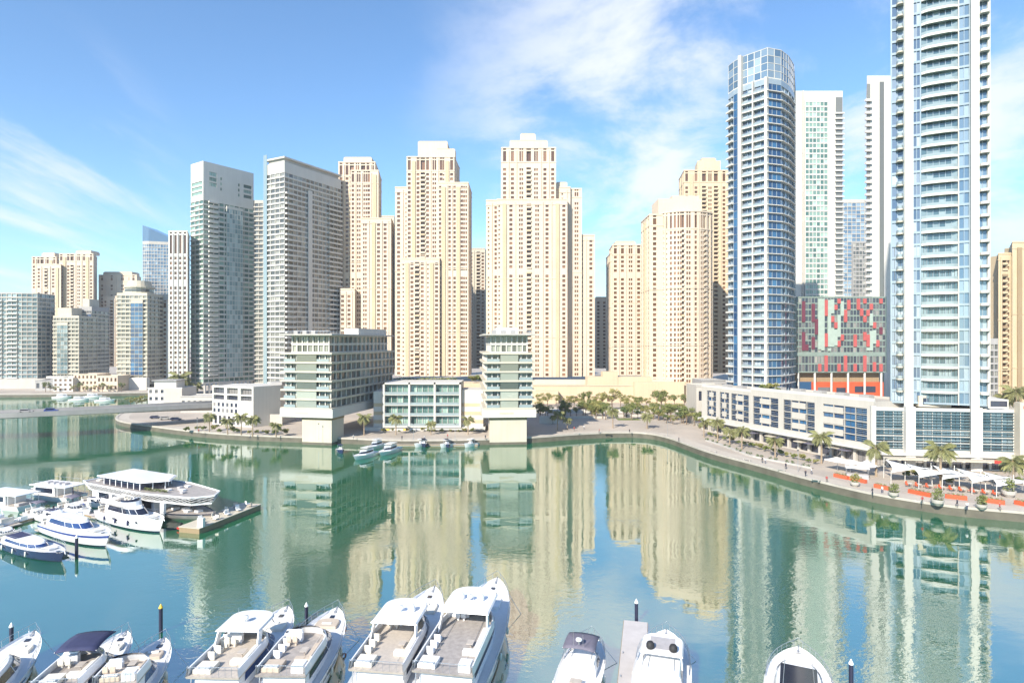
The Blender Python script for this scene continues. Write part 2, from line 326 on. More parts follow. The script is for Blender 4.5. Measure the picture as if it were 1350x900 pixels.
# ================================================================ facade builder
class Tower:
    """walls with real recessed openings; every pane is collected and becomes a window of its own"""
    def __init__(s, name, label, cat, loc, rz=0.0, mats=('cream', 'tan'), pane='g_brown', zvis=0.0, group=None, maxwin=100):
        if loc[1] > 424: maxwin = 40      # far towers: their windows are a pixel or two
        s.root = thing(name, label, cat, loc, rz, group); s.wall = MB(); s.wins = []; s.mats = mats; s.pane = pane; s.zvis = zvis; s.maxwin = maxwin
        s.W = wm(s.root)
    def facade(s, p0, p1, z0, z1, cols, depth=0.45, mi=0, kind=0):
        dx, dy = p1[0]-p0[0], p1[1]-p0[1]; L = math.hypot(dx, dy); dx /= L; dy /= L; nx, ny = dy, -dx; a = math.atan2(dy, dx)
        q = lambda u, z, d=0.0: (p0[0]+dx*u-nx*d, p0[1]+dy*u-ny*d, z)
        w = s.wall; u = 0.0
        for c in sorted(cols):
            u0, u1, rows = c[0], c[1], c[2]; k = c[3] if len(c) > 3 else kind; dd = c[4] if len(c) > 4 else depth
            if u0 < u or u1 > L: continue
            if u0 > u: w.quad(q(u, z0), q(u0, z0), q(u0, z1), q(u, z1), mi)
            z = z0
            for v0, v1 in rows:
                if v0 < z or v1 > z1: continue
                w.quad(q(u0, z), q(u1, z), q(u1, v0), q(u0, v0), mi)
                w.quad(q(u0, v0), q(u1, v0), q(u1, v0, dd), q(u0, v0, dd), mi); w.quad(q(u0, v1, dd), q(u1, v1, dd), q(u1, v1), q(u0, v1), mi)
                w.quad(q(u0, v0), q(u0, v0, dd), q(u0, v1, dd), q(u0, v1), mi); w.quad(q(u1, v0, dd), q(u1, v0), q(u1, v1), q(u1, v1, dd), mi)
                s.wins.append((q((u0+u1)/2, (v0+v1)/2, dd), a, u1-u0, v1-v0, k)); z = v1
            w.quad(q(u0, z), q(u1, z), q(u1, z1), q(u0, z1), mi); u = u1
        w.quad(q(u, z0), q(L, z0), q(L, z1), q(u, z1), mi)
    def roof(s, poly, z, mi=0): s.wall.add([(p[0], p[1], z) for p in poly], [tuple(range(len(poly)))], mi)
    def finish(s, name='wall', kinds=None, pane_name='window', stuff_name='windows'):
        s.body = s.wall.build(name, list(s.mats), s.root)
        kinds = kinds or {0: s.pane}
        cam = Vector((0, 0, CH)); sc = []
        for wdw in s.wins:
            P = s.W @ Vector(wdw[0]); n = s.W.to_3x3() @ Vector((math.sin(wdw[1]), -math.cos(wdw[1]), 0)); v = (cam - P); d = v.length
            f = max(0.0, v.dot(n) / d); px = 675 + F*P.x/max(P.y, 1)
            vis = P.z >= s.zvis and f > 0.02 and 0 < px < 1350 and 450 + (CH - P.z)/P.y*F > 0
            sc.append((wdw[2]*wdw[3]*f/d/d if vis else -1.0, wdw))
        sc.sort(key=lambda t: -t[0])
        cache = {}; rest = {}
        many = len(sc) > s.maxwin
        for i, (score, wd) in enumerate(sc):
            c, a, w_, h, k = wd
            if i < s.maxwin and (score > 0 or not many):
                key = (round(w_, 2), round(h, 2), k)
                if key not in cache:
                    m = MB(); pane_geo(m, w_, h)
                    cache[key] = o = m.build(pane_name, [kinds[k], 'dark'], s.root)
                else:
                    o = cache[key].copy(); scene.collection.objects.link(o); o.parent = s.root
                o.location = c; o.rotation_euler = (0, 0, a)
            else:
                rest.setdefault(k, MB()); m = rest[k]; t = MB(); pane_geo(t, w_, h, simple=True)
                ca, sa = math.cos(a), math.sin(a)
                m.add([(c[0]+x*ca-y*sa, c[1]+x*sa+y*ca, c[2]+z) for x, y, z in t.v], t.f)
        for k, m in rest.items():
            o = m.build(stuff_name, kinds[k], s.root); o['kind'] = 'stuff'
        return s
def pane_geo(m, w, h, simple=False):
    """a pane just proud of the back of its opening, with a thin mullion"""
    m.add([(-w/2, -0.03, -h/2), (w/2, -0.03, -h/2), (w/2, -0.03, h/2), (-w/2, -0.03, h/2)], [(0, 1, 2, 3)])
    if not simple:
        t = 0.05
        m.box(-w/2, w/2, -0.10, -0.034, -h/2, -h/2 + 0.07, 1); m.box(-w/2, w/2, -0.10, -0.034, h/2 - 0.07, h/2, 1)
        n = max(2, round(w/1.6)) if w > 1.2 else 1
        for i in range(n + 1):
            x = -w/2 + w*i/n; m.box(max(x-t, -w/2), min(x+t, w/2), -0.10, -0.034, -h/2 + 0.07, h/2 - 0.07, 1)

def cols_from(pat, L, z0, z1, fh=3.15, slot=0, margin=0.8, skip=()):
    """pattern letters -> window columns. w window, s small, d twin, b balcony, . gap"""
    wd = {'w': 1.7, 's': 0.9, 'd': 2.6, 'b': 3.4, '.': 1.5, '-': 3.0}
    pat = pat or ''
    tot = sum(wd[c] for c in pat); gaps = len(pat) + 1
    sc = (L - 2*margin) / max(tot, 0.1)
    cols = []; u = margin
    zz = z1 - slot - 1.2
    nf = int((zz - z0 - 0.5) / fh)
    for c in pat:
        cw = wd[c]*sc; cx = u + cw/2; u += cw
        if c in '.-': continue
        H = {'w': 1.85, 's': 1.1, 'd': 1.75, 'b': 2.3}[c]; ww = {'w': 2.1, 's': 1.1, 'd': 1.1, 'b': 3.1}[c]
        ww = min(ww, cw*0.9)
        rows = [(z0 + 0.8 + k*fh, z0 + 0.8 + k*fh + H) for k in range(nf) if k not in skip]
        if slot: rows += [(z1 - slot - 0.6, z1 - 2.8), (z1 - 2.0, z1 - 0.9)]
        if c == 'd': cols += [(cx - 0.75 - ww/2, cx - 0.75 + ww/2, rows), (cx + 0.75 - ww/2, cx + 0.75 + ww/2, rows)]
        else: cols.append((cx - ww/2, cx + ww/2, rows, 0, 1.3 if c == 'b' else 0.5))
    return cols
def block(T, poly, z0, z1, pats, fh=3.15, slot=0, mi=0, piers=True, skip=(), parapet=1.2, depth=0.45):
    """one storeyed mass with patterned faces; poly is counter-clockwise from above"""
    n = len(poly)
    for i in range(n):
        p0, p1 = poly[i], poly[(i+1) % n]; L = math.hypot(p1[0]-p0[0], p1[1]-p0[1]); pat = pats[i] if i < len(pats) else ''
        if L < 0.5: continue
        T.facade(p0, p1, z0, z1, cols_from(pat, L, z0, z1, fh, slot, skip=skip), mi=mi, depth=depth)
        if piers and pat:
            dx, dy = (p1[0]-p0[0])/L, (p1[1]-p0[1])/L; nx, ny = dy, -dx
            wd = {'w': 1.7, 's': 0.9, 'd': 2.6, 'b': 3.4, '.': 1.5, '-': 3.0}; sc = (L-1.6)/sum(wd[c] for c in pat); u = 0.8
            for c in pat:
                cw = wd[c]*sc
                if c == '-':
                    cx = u + cw/2
                    T.wall.obox((p0[0]+dx*cx+nx*0.3, p0[1]+dy*cx+ny*0.3), (dx, dy), (-dy, dx), min(cw, 2.4)/2, 0.34, z0, z1 - 3.5, 1 if len(T.mats) > 1 else 0)
                if c == '.' and cw > 1.2:
                    cx = u + cw/2; T.wall.obox((p0[0]+dx*cx+nx*.25, p0[1]+dy*cx+ny*.25), (dx, dy), (-dy, dx), .3, .26, z0, z1 - 2.2, 0)
                if c == 'b':
                    cx = u + cw/2; nfl = int((z1 - slot - 1.2 - z0 - .5)/fh)
                    for k in range(nfl):
                        T.wall.obox((p0[0]+dx*cx+nx*.35, p0[1]+dy*cx+ny*.35), (dx, dy), (-dy, dx), min(3.0, cw*.9)/2 + .15, .36, z0 + .35 + k*fh, z0 + 1.45 + k*fh, len(T.mats) - 1 if k % 9 == 4 else 0)
                u += cw
            for zc_ in (z1 - .9, z1 - slot - 1.6 if slot else z1 - 4.2, z0 + (z1-z0)*.55, z0 + (z1-z0)*.22):
                T.wall.obox((p0[0]+dx*L/2+nx*.12, p0[1]+dy*L/2+ny*.12), (dx, dy), (-dy, dx), L/2 + .12, .14, zc_, zc_ + .45, 0)
    T.roof(poly, z1 - parapet, 0)
    # parapet inside faces
    c = (sum(p[0] for p in poly)/n, sum(p[1] for p in poly)/n)
    inner = [(p[0] + (c[0]-p[0])*0.04, p[1] + (c[1]-p[1])*0.04) for p in poly]
    for i in range(n):
        a, b, ia, ib = poly[i], poly[(i+1) % n], inner[i], inner[(i+1) % n]
        T.wall.quad((a[0], a[1], z1), (b[0], b[1], z1), (ib[0], ib[1], z1), (ia[0], ia[1], z1))
        T.wall.quad((ib[0], ib[1], z1 - parapet), (ia[0], ia[1], z1 - parapet), (ia[0], ia[1], z1), (ib[0], ib[1], z1))
def rect(x0, x1, y0, y1): return [(x0, y0), (x1, y0), (x1, y1), (x0, y1)]

def jbr(name, label, Yf, blocks, base=12.0, zvis=14, mats=('cream', 'tan'), extras=(), group='cream stone residential towers'):
    """a stepped stone tower. blocks: (px0, px1, top_py, dy_front, depth, front, left, right, slot)"""
    cx = X((blocks[0][0]+blocks[0][1])/2, Yf)
    T = Tower(name, label, 'tower', (cx, Yf, 0), 0, mats, 'g_brown', zvis, group)
    for px0, px1, top, dy, dep, fr, le, ri, slot in blocks:
        Y = Yf + dy; x0, x1 = X(px0, Y) - cx, X(px1, Y) - cx; z1 = Z(top, Y)
        pl = rect(x0, x1, dy, dy + dep); Yb = Y + dep; dl = 0.10*(px1 - px0)
        if px0 > 690: pl[0] = (X(px0 + dl, Y) - cx, dy); pl[3] = (X(px0, Yb) - cx, dy + dep)
        if px1 < 660: pl[1] = (X(px1 - dl, Y) - cx, dy); pl[2] = (X(px1, Yb) - cx, dy + dep)
        block(T, pl, base, z1, [fr, ri, '', le], 3.15, slot, skip=(22,) if rnd.random() < .5 else ())
    for px0, px1, top, bot, dy, dep in extras:
        Y = Yf + dy; T.wall.box(X(px0, Y) - cx, X(px1, Y) - cx, dy, dy + dep, Z(bot, Y), Z(top, Y))
        T.wall.box(X(px0, Y) - cx + .6, X(px1, Y) - cx - .6, dy + .6, dy + dep - .6, Z(top, Y), Z(top, Y) + .7, 1)
    return T.finish()

# ---------------------------------------------------------------- stepped stone towers (middle distance)
jbr('stone_tower', 'cream stepped stone tower behind the pale banded tower, stone lantern top', 430, [
    (446, 500, 213, 4, 26, 'w.wbdbw.s', '', 'w.w.', 9), (462, 503, 224, 0, 26, 'w.d.dw.-', '', 'w.w', 8),
    (476, 520, 287, -5, 26, 'd.-w.w.', '', 'w.w.w', 0), (448, 470, 380, -7, 20, 'w.w.', '', '', 0)],
    extras=[(453, 490, 208, 216, 8, 14)])
jbr('stone_tower', 'tall cream stone tower with squat square crown, left of the white midrise roof', 425, [
    (521, 560, 246, 2, 30, 'w.sw.w', 'w.w', '', 0), (536, 606, 206, -2, 28, 'w-wbw.d.ws-w', '', 'w.w', 9),
    (577, 622, 240, -4, 30, 'w-.w.w-wd', '', 'w.w', 0), (529, 585, 340, -7, 20, 's-wbw.s-w', '', '', 0)],
    extras=[(551, 590, 187, 206, 4, 16), (575, 600, 197, 207, 2, 8)])
jbr('stone_tower', 'broadest cream stone tower stepping down to the right, small box on top', 415, [
    (661, 733, 194, -4, 28, 'w.w.dbd.w.w', 'w.w', '', 9), (641, 672, 263, -1, 28, 's.w.s.', 'w.w', '', 0),
    (700, 767, 248, 0, 30, '.w.w.w.d', '', '', 5), (748, 784, 309, 2, 30, '.sw.w', 'w', '', 0),
    (655, 748, 262, -7, 20, 's-w.dbd.w.-w', '', '', 0), (736, 752, 246, -2, 20, 's.', '', '', 0)],
    extras=[(686, 706, 177, 190, 4, 12), (672, 722, 186, 196, 1, 20), (733, 748, 241, 250, 1, 14)])
jbr('stone_tower', 'slim cream stone tower between the broadest tower and the curved one', 430, [
    (803, 846, 322, 0, 24, 'w.w.d.w', 'w.w.', '', 6), (799, 856, 333, 3, 26, 'w.d.ds.w', 'w.', '', 5)],
    extras=[(811, 838, 319, 325, 5, 12)])
jbr('stone_tower', 'tallest warm stone tower behind the curved stone tower, pink in tone', 460, [
    (895, 962, 224, 0, 26, 'w-w.bdb.w.', 'w.w.', '', 8), (916, 950, 212, 3, 16, '', '', '', 0)],
    extras=[(925, 944, 209, 216, 5, 12)], mats=('cream2', 'tan'), zvis=60)
jbr('stone_tower', 'narrow grey-cream tower seen in the gap right of the square-crowned tower', 540, [
    (618, 642, 327, 0, 24, 'w.bw', '', '', 0)], mats=('beige', 'tan'), zvis=30)
jbr('stone_tower', 'narrow distant cream tower in the gap beside the slim stone tower', 540, [
    (784, 800, 391, 0, 20, 'w.w', '', '', 0)], zvis=30)
jbr('stone_tower', 'cream tower end in the gap right of the stone tower with a lantern top', 520, [
    (500, 522, 284, 0, 24, 'w.w', '', '', 0)], mats=('beige', 'tan'), zvis=40)
jbr('stone_tower', 'distant cream twin-crowned tower behind the small blue-striped tower', 560, [
    (42, 78, 338, 2, 24, 'w.wb.w-w', '', 'w.w', 6), (78, 128, 334, 0, 26, 'w-wb.d.w-w', '', 'w.w.w', 6), (48, 84, 348, -4, 20, 'w.b.w-', '', '', 0)],
    extras=[(55, 72, 334, 339, 6, 12), (100, 120, 331, 335, 6, 12)], zvis=14)
jbr('stone_tower', 'distant cream stone tower partly hidden by the blue-striped crown tower', 580, [
    (130, 186, 362, 2, 24, 'w.w.d.w', '', 'w.', 5), (136, 160, 390, -4, 20, 'w.b.w', '', '', 0)],
    extras=[(136, 174, 359, 365, 5, 12)], zvis=14)
jbr('stone_tower', 'white distant tower with wine-coloured dot windows beside the glass-topped grey tower', 385, [
    (222, 250, 304, 0, 22, 'w.w.w.w', '', 'w.w', 14)], mats=('white', 'white2'), zvis=6, base=2.0)
jbr('stone_tower', 'pale tower of small windows between the crown tower and the white dotted tower', 450, [
    (190, 224, 394, 0, 22, '.w.w.ww', '', '', 6)], mats=('white', 'white2'), extras=[(192, 222, 389, 395, 2, 16)], zvis=6, base=2.0)

# curved stone tower
def curved_stone():
    Yf = 372; cxp = 905; cx = X(cxp, Yf)
    T = Tower('curved_stone_tower', 'cream stone tower with rounded bay of windows, lit left and shaded right', 'tower', (cx, Yf, 0), 0, ('cream', 'tan'), 'g_brown', 12)
    x0, x1 = X(873, Yf) - cx, X(945, Yf) - cx
    n = 7; poly = []
    for i in range(n + 1):
        t = i / n; xx = x0 + (x1 - x0)*t; poly.append((xx, 7.5 * (2*t - 1)**2 * abs(2*t-1)**0.3))
    poly += [(x1, 30), (x0, 30)]
    block(T, poly, 10, Z(277, Yf), ['.w.s', 'w.w', 'd.b', 'd.', 'w.', 'd.b', 'w.w', 's.w.', 'w.w.', '', 'w.w.w'], slot=10)
    block(T, rect(X(856, Yf+6) - cx, X(900, Yf+6) - cx, 6, 30), 10, Z(282, Yf + 6), ['w-w', '', '', 'w.w-w.w'], slot=6)
    block(T, rect(X(868, Yf+10) - cx, X(925, Yf+10) - cx, 10, 28), 10, Z(262, Yf + 10), ['', '', '', ''])
    block(T, rect(X(886, Yf+12) - cx, X(922, Yf+12) - cx, 12, 26), 10, Z(258, Yf + 12), ['', '', '', ''])
    T.finish()
curved_stone()

# ---------------------------------------------------------------- banded towers
def ring_off(poly, d):
    n = len(poly); out = []
    for i in range(n):
        p, a, b = poly[i], poly[i-1], poly[(i+1) % n]
        e1 = Vector((p[0]-a[0], p[1]-a[1])).normalized(); e2 = Vector((b[0]-p[0], b[1]-p[1])).normalized()
        n1 = Vector((e1.y, -e1.x)); n2 = Vector((e2.y, -e2.x)); m = (n1 + n2); k = m.length_squared
        m = m * (2.0 / k) if k > .2 else n1
        m = m if m.length < 2.5 else m.normalized()
        out.append((p[0] + m.x*d, p[1] + m.y*d))
    return out
def banded(T, poly, z0, z1, faces, fh=3.25, gh=2.1, slab=0.9, out=0.35, name='floor_band', mat_='white', pane=None, gap=.18, full=(), fmi=0):
    """storeys of glass between projecting bands; faces: list of bays per edge (0 = blank)"""
    n = len(poly); nf = int((z1 - z0) / fh)
    for i in range(n):
        p0, p1 = poly[i], poly[(i+1) % n]; L = math.hypot(p1[0]-p0[0], p1[1]-p0[1]); nb = faces[i] if i < len(faces) else 0
        cols = []
        if nb:
            cw = L / nb
            for b in range(nb):
                u0, u1 = b*cw + gap, (b+1)*cw - gap
                cols.append((u0, u1, [(z0 + k*fh + slab*.75, z0 + k*fh + slab*.75 + gh) if i not in full else (z0 + k*fh + .12, z0 + (k+1)*fh) for k in range(nf)], (0 if pane is None else pane[i]), .15 if i in full else .5))
        T.facade(p0, p1, z0, z1, cols, depth=0.5, mi=fmi)
    T.roof(poly, z1)
    if out:
        rp = ring_off(poly, out); proto = None
        for k in range(nf):
            if proto is None:
                m = MB(); m.prism(rp, -slab/2, slab/2); proto = m.build(name, mat_, T.root); o = proto
            else:
                o = proto.copy(); scene.collection.objects.link(o); o.parent = T.root
            o.location = (0, 0, z0 + k*fh + slab*0.1)

# tower with the tall blank top (beside the dotted tower)
T = Tower('residential_tower', 'grey tower with tall blank crown and pale blue upper glass', 'tower', (X(268, 390), 390, 0), R(56), ('white', 'white2', 'grey'), 'g_green', 10)
zt = Z(212, 390); z_a = Z(262, 395)
Lr, Dp = 35.5, 15.0
banded(T, [(0, 0), (Lr, 0), (Lr, Dp), (0, Dp)], 9, z_a + 1, [10, 0, 0, 3], fh=3.2, gh=2.0, slab=0.9, out=0.3)
T.facade((0, 0), (Lr, 0), z_a + 1, zt, [(4, 9, [(z_a+8+3.4*k, z_a+10.4+3.4*k) for k in range(3)]), (11.5, 12.6, [(z_a+6.5+3.4*k, z_a+8.4+3.4*k) for k in range(3)]),
          (24, 25.2, [(z_a+5+3.4*k, z_a+7+3.4*k) for k in range(3)]), (28, 34, [(z_a+5+3.4*k, z_a+7.2+3.4*k) for k in range(3)])])
T.facade((0, Dp), (0, 0), z_a + 1, zt, [(1, 14, [(z_a+2+3.2*k, z_a+4.1+3.2*k) for k in range(3)])])
T.facade((Lr, 0), (Lr, Dp), z_a+1, zt, []); T.facade((Lr, Dp), (0, Dp), z_a+1, zt, []); T.roof([(0, 0), (Lr, 0), (Lr, Dp), (0, Dp)], zt - .02)
for k in range(36):     # corner balconies
    m = MB(); m.box(3, 9, -1.9, -0.35, -0.25, 0.75)
    if k == 0: bal = m.build('balcony', 'white', T.root); o = bal
    else: o = bal.copy(); scene.collection.objects.link(o); o.parent = T.root
    o.location = (0, 0, 14 + k*3.2)
M['g_bay'] = glass('bay_glass', (0.20, 0.29, 0.29), (0.50, 0.58, 0.55), 0.7, 0.06)
def bay(T, u0, u1, d, z0, z1, n, fh, gap=.5, kind=0, mi=0, gw=.12):
    g = (u1-u0)/n; k_ = int((z1-z0)/fh)
    T.facade((u0, -d), (u1, -d), z0, z1, [(u0*0 + i*g + gw, (i+1)*g - gw, [(z0 + k*fh + gap, z0 + (k+1)*fh) for k in range(k_)], kind) for i in range(n)], depth=.15, mi=mi)
    T.facade((u0, 0), (u0, -d), z0, z1, [], mi=mi); T.facade((u1, -d), (u1, 0), z0, z1, [], mi=mi); T.roof([(u0, -d), (u1, -d), (u1, 0), (u0, 0)], z1, mi)
bay(T, 15.5, 27, 0.9, 12, z_a - 3, 6, 3.2, .45, 1, 0, .1)
m = MB()
for k in range(12): m.box(1 + 3*k, 2.0 + 3*k, 0.3, 1.3, 1.5, 9)
m.build('columns', 'white', T.root)['kind'] = 'stuff'
T.finish(kinds={0: 'g_green', 1: 'g_bay'})

# slim banded tower between
T = Tower('slim_tower', 'slim grey-green balcony tower squeezed between two taller towers', 'tower', (X(330, 420), 420, 0), 0, ('white2',), 'g_grey', 10)
banded(T, [(0, 0), (X(358, 420) - X(330, 420), 0), (X(358, 420) - X(330, 420), 18), (0, 18)], 4, Z(264, 420), [5, 2, 0, 2], fh=3.2, gh=2.1, slab=0.8, out=0.6, name='balcony', mat_='white2')
T.finish()

# white banded tower with the glass fin
T = Tower('banded_tower', 'white banded tower with thin glass fin and a full-height white pier', 'tower', (X(375, 385), 385, 0), R(62), ('white', 'white2', 'grey'), 'g_grey', 10)
zt = Z(206, 385); zb = zt - 9.5; Lr, Dp = 50.0, 17.0
poly = [(0, 0), (Lr, 0), (Lr, Dp), (0, Dp)]
banded(T, poly, 6, zb, [14, 0, 0, 4], fh=3.28, gh=2.15, slab=0.85, out=0.25)
for a, b in ((poly[0], poly[1]), (poly[1], poly[2]), (poly[2], poly[3]), (poly[3], poly[0])): T.facade(a, b, zb, zt - 3.4, [])
m = MB(); m.prism(ring_off(poly, -1.2), zt - 3.4, zt - 1.0); m.build('plant_screen', 'concrete', T.root)
m = MB(); m.prism(ring_off(poly, 0.35), zt - 1.0, zt); m.build('roof', 'white', T.root)
T.roof(poly, zt - 3.41)
m = MB(); m.box(19, 22.4, -1.0, -0.26, 6, zb - 8); m.build('pier', 'white', T.root)
m = MB(); m.box(-0.5, -0.2, Dp - 1.5, Dp + 1.8, 6, zt + 3.0); m.build('glass_fin', 'g_teal', T.root)
for (u0, u1) in ((0.3, 7.5), (37, 49.5)):
    for k in range(38):
        m = MB()
        if k == 0: m.box(u0, u1, -1.9, -0.26, -0.2, 0.85); bal = m.build('balcony', 'white', T.root); o = bal
        else: o = bal.copy(); scene.collection.objects.link(o); o.parent = T.root
        o.location = (0, 0, 8.6 + k*3.28)
T.finish()

# far left tower, the two blue-striped towers
T = Tower('balcony_tower', 'teal glass tower with white balcony lines at the far end of the left bank', 'tower', (X(-25, 440), 440, 0), 0, ('white2',), 'g_teal', 6)
xw = X(45, 440) - X(-25, 440)
banded(T, [(0, 0), (xw - 9, 0), (xw, 3), (xw, 20), (0, 20)], 9, Z(386, 440), [8, 3, 4, 0, 0], fh=3.1, gh=2.1, slab=0.7, out=0.2, name='floor_band', mat_='white2')
for u0 in (8, 19):
    for k in range(19):
        if k == 0: m = MB(); m.box(u0, u0 + 8, -1.4, -0.2, -0.1, 0.7); bal = m.build('balcony', 'white', T.root); o = bal
        else: o = bal.copy(); scene.collection.objects.link(o); o.parent = T.root
        o.location = (0, 0, 9.4 + k*3.1)
m = MB(); m.box(0, xw + 10, -3, 22, 2, 8.99); m.build('podium', 'white2', T.root)
m = MB()
T.finish()

def striped(label, Y, px0, px1, top, g0, g1, crown, mats=('beige',)):
    cx = X(px0, Y); T = Tower('striped_tower', label, 'tower', (cx, Y, 0), 0, mats, 'g_grey', 8)
    w_ = X(px1, Y) - cx; a, b = X(g0, Y) - cx, X(g1, Y) - cx; zt = Z(top, Y)
    banded(T, [(0, 0), (w_, 0), (w_, 20), (0, 20)], 6, zt, [7, 4, 0, 4], fh=3.0, gh=1.7, slab=0.9, out=0.3, mat_='beige')
    if b > a: bay(T, a, b, .8, 12, zt - 5, 3, 3.0, .25, 1, 0, .06)
    m = MB()
    if crown:
        m.lathe([(w_*.42, zt), (w_*.42, zt + 4), (w_*.46, zt + 4), (w_*.46, zt + 5), (w_*.36, zt + 5), (w_*.34, zt + 9), (0.5, zt + 9.4)], (w_/2, 9, 0), 20)
        m.build('crown', 'beige', T.root)
        m = MB(); m.lathe([(w_*.43, zt + 1.2), (w_*.43, zt + 3.0)], (w_/2, 9, 0), 20); m.build('crown_glazing', 'g_grey', T.root)
    else:
        m.box(w_*.05, w_*.6, 3, 14, zt, zt + 6); m.build('crown', 'beige', T.root)
    m = MB(); m.box(-2, w_ + 2, -4, -0.35, 2, 10.5); m.build('podium', 'white', T.root)
    return T.finish(kinds={0: 'g_grey', 1: 'g_deep' if g0 > 110 else 'g_teal'})
striped('small beige tower with a teal glass strip, in front of the twin-crowned tower', 450, 70, 104, 416, 76, 90, False)
striped('dark glazed rear half of the small striped tower beside the twin-crowned tower', 465, 104, 121, 404, 116, 121, False, ('grey',))
striped('beige tower with round crown and a broad deep blue glass strip', 430, 154, 194, 386, 173, 189, True)

# ---------------------------------------------------------------- glass skyscrapers
T = Tower('glass_skyscraper', 'distant blue glass skyscraper with a slanted top left of the dotted tower', 'tower', (X(188, 640), 640, 0), 0, ('white2',), 'g_sky', 60)
w_ = X(223, 640) - X(188, 640)
poly = [(0, 0), (w_*.25, -1), (w_, 6), (w_, 26), (0, 26)]
banded(T, poly, 20, Z(318, 640), [3, 8, 4, 0, 3], fh=3.6, gh=2.9, slab=0.5, out=0, pane=[0]*5)
m = MB(); m.add([(p[0], p[1], Z(318, 640)) for p in poly] + [(p[0], p[1], Z(297 + 16*max(0, p[0])/w_, 640)) for p in poly],
                [tuple(range(5, 10))] + [(i, (i+1) % 5, 5+(i+1) % 5, 5+i) for i in range(5)]); m.build('glass_crown', 'g_sky', T.root)
T.finish()

def front_pts(pts): return [(X(px, Y), Y) for px, Y in pts]
# curved blue and white tower left of the red-and-green office
wp = front_pts([(960, 256), (967, 252), (977, 248), (1012, 240), (1030, 242), (1040, 247), (1047, 255)])
cx, cy = wp[3]
T = Tower('curved_glass_tower', 'blue glass tower with white frame and wraparound balconies above the low waterfront block', 'tower', (cx, cy, 0), 0, ('white', 'spandrel'), 'g_blue', 14)
lp = [(p[0]-cx, p[1]-cy) for p in wp] + [(X(1049, 280)-cx, 40), (X(961, 280)-cx, 40)]
zt = Z(66, 242)
banded(T, lp, 6, zt - 12, [2, 2, 4, 3, 2, 2, 3, 0, 4], fh=3.22, gh=2.7, slab=0.5, out=0.0, pane=[0, 1, 0, 1, 0, 0, 0, 0, 0], gap=.09, full=(1, 3), fmi=1)
def ledge(T, lp, i0, i1, d, z0, z1, name, mt, n, fh, zs, rail=None):
    """a projecting balcony along footprint points i0..i1, repeated each storey"""
    a = lp[i0:i1+1]; b = ring_off(lp, d)[i0:i1+1]; proto = None
    for k in range(n):
        if proto is None:
            m = MB(); m.prism(b + a[::-1], z0, z1)
            proto = m.build(name, mt, T.root); o = proto
            if rail:
                m = MB(); c = ring_off(lp, d - 0.08)[i0:i1+1]; m.prism(b + c[::-1], z1 + 0.01, z1 + 0.75); m.build('balustrade', rail, proto)
            kids = list(proto.children)
        else:
            o = proto.copy(); scene.collection.objects.link(o); o.parent = T.root
            for kd in kids: c = kd.copy(); scene.collection.objects.link(c); c.parent = o
        o.location = (0, 0, zs + k*fh)
nf = int((zt - 18)/3.22)
M['balglass'] = mat('balcony_glass', (0.26, 0.31, 0.32), 0.08, var=0.05, spec=0.9)
ledge(T, lp, 2, 3, 1.1, -0.2, 0.2, 'balcony', 'white', nf, 3.22, 6.3, 'balglass')
ledge(T, lp, 3, 6, 0.7, -0.14, 0.16, 'balcony', 'white', nf, 3.22, 6.3)
ledge(T, lp, 0, 1, 1.0, -0.25, 0.45, 'balcony', 'white', nf, 3.22, 6.3)
def pier_at(px, wdt, z0, z1, d=1.3, mt='white', name='pier'):
    # pier on the front polyline
    for a, b in zip(wp, wp[1:]):
        if (px - 675)/F*a[1] - a[0] >= -1e-3 and (px - 675)/F*b[1] - b[0] <= 1e-3:
            u = on_line(px, a, b); L = math.hypot(b[0]-a[0], b[1]-a[1]); ex, ey = (b[0]-a[0])/L, (b[1]-a[1])/L
            m = MB(); m.obox((a[0]+ex*u-cx + ey*d/2, a[1]+ey*u-cy - ex*d/2), (ex, ey), (-ey, ex), wdt/2, d/2 + .25, z0, z1); return m.build(name, mt, T.root)
pier_at(977.5, 1.3, 4, zt, 1.5); pier_at(1011.5, 0.9, 4, zt - 12, 1.4); pier_at(994, 0.4, 4, zt - 12, 1.2)
for i in range(len(lp)):
    a_, b_ = lp[i], lp[(i+1) % len(lp)]; L_ = math.hypot(b_[0]-a_[0], b_[1]-a_[1]); n_ = max(1, int(L_/2.4)); g_ = L_/n_
    T.facade(a_, b_, zt - 12, zt, [(j*g_ + .12, (j+1)*g_ - .12, [(zt - 11.6 + 2.9*k, zt - 8.9 + 2.9*k) for k in range(4)], 2) for j in range(n_)], depth=.12, mi=0)
T.roof(lp, zt)
T.finish(kinds={0: 'g_blue', 1: 'g_deep', 2: 'g_sky'})

def simple_glass(name, label, Y, px0, px1, top, mats, pane, nb, fh=3.3, base=2, zvis=20, dep=24, out=0.0, gh=2.4, slab=0.6, side=4, bands='white'):
    cx0 = X(px0, Y); T = Tower(name, label, 'tower', (cx0, Y, 0), 0, mats, pane, zvis); w_ = X(px1, Y) - cx0
    bl = X(px0 - 1, Y + dep) - cx0
    banded(T, [(0, 0), (w_, 0), (max(w_, bl + 5), dep), (bl, dep)], base, Z(top, Y), [nb, 0, 0, side], fh=fh, gh=gh, slab=slab, out=out, mat_=bands)
    return T, w_
T, w_ = simple_glass('glass_tower', 'pale tower with a green glass strip rising behind the red-and-green office', 385, 1049, 1111, 120, ('white', 'white2'), 'g_green', 0, zvis=40)
zt = Z(120, 385)
m = MB(); m.box(X(1060, 385) - X(1049, 385), X(1090, 385) - X(1049, 385), -1.2, -0.02, 8, zt - 4)
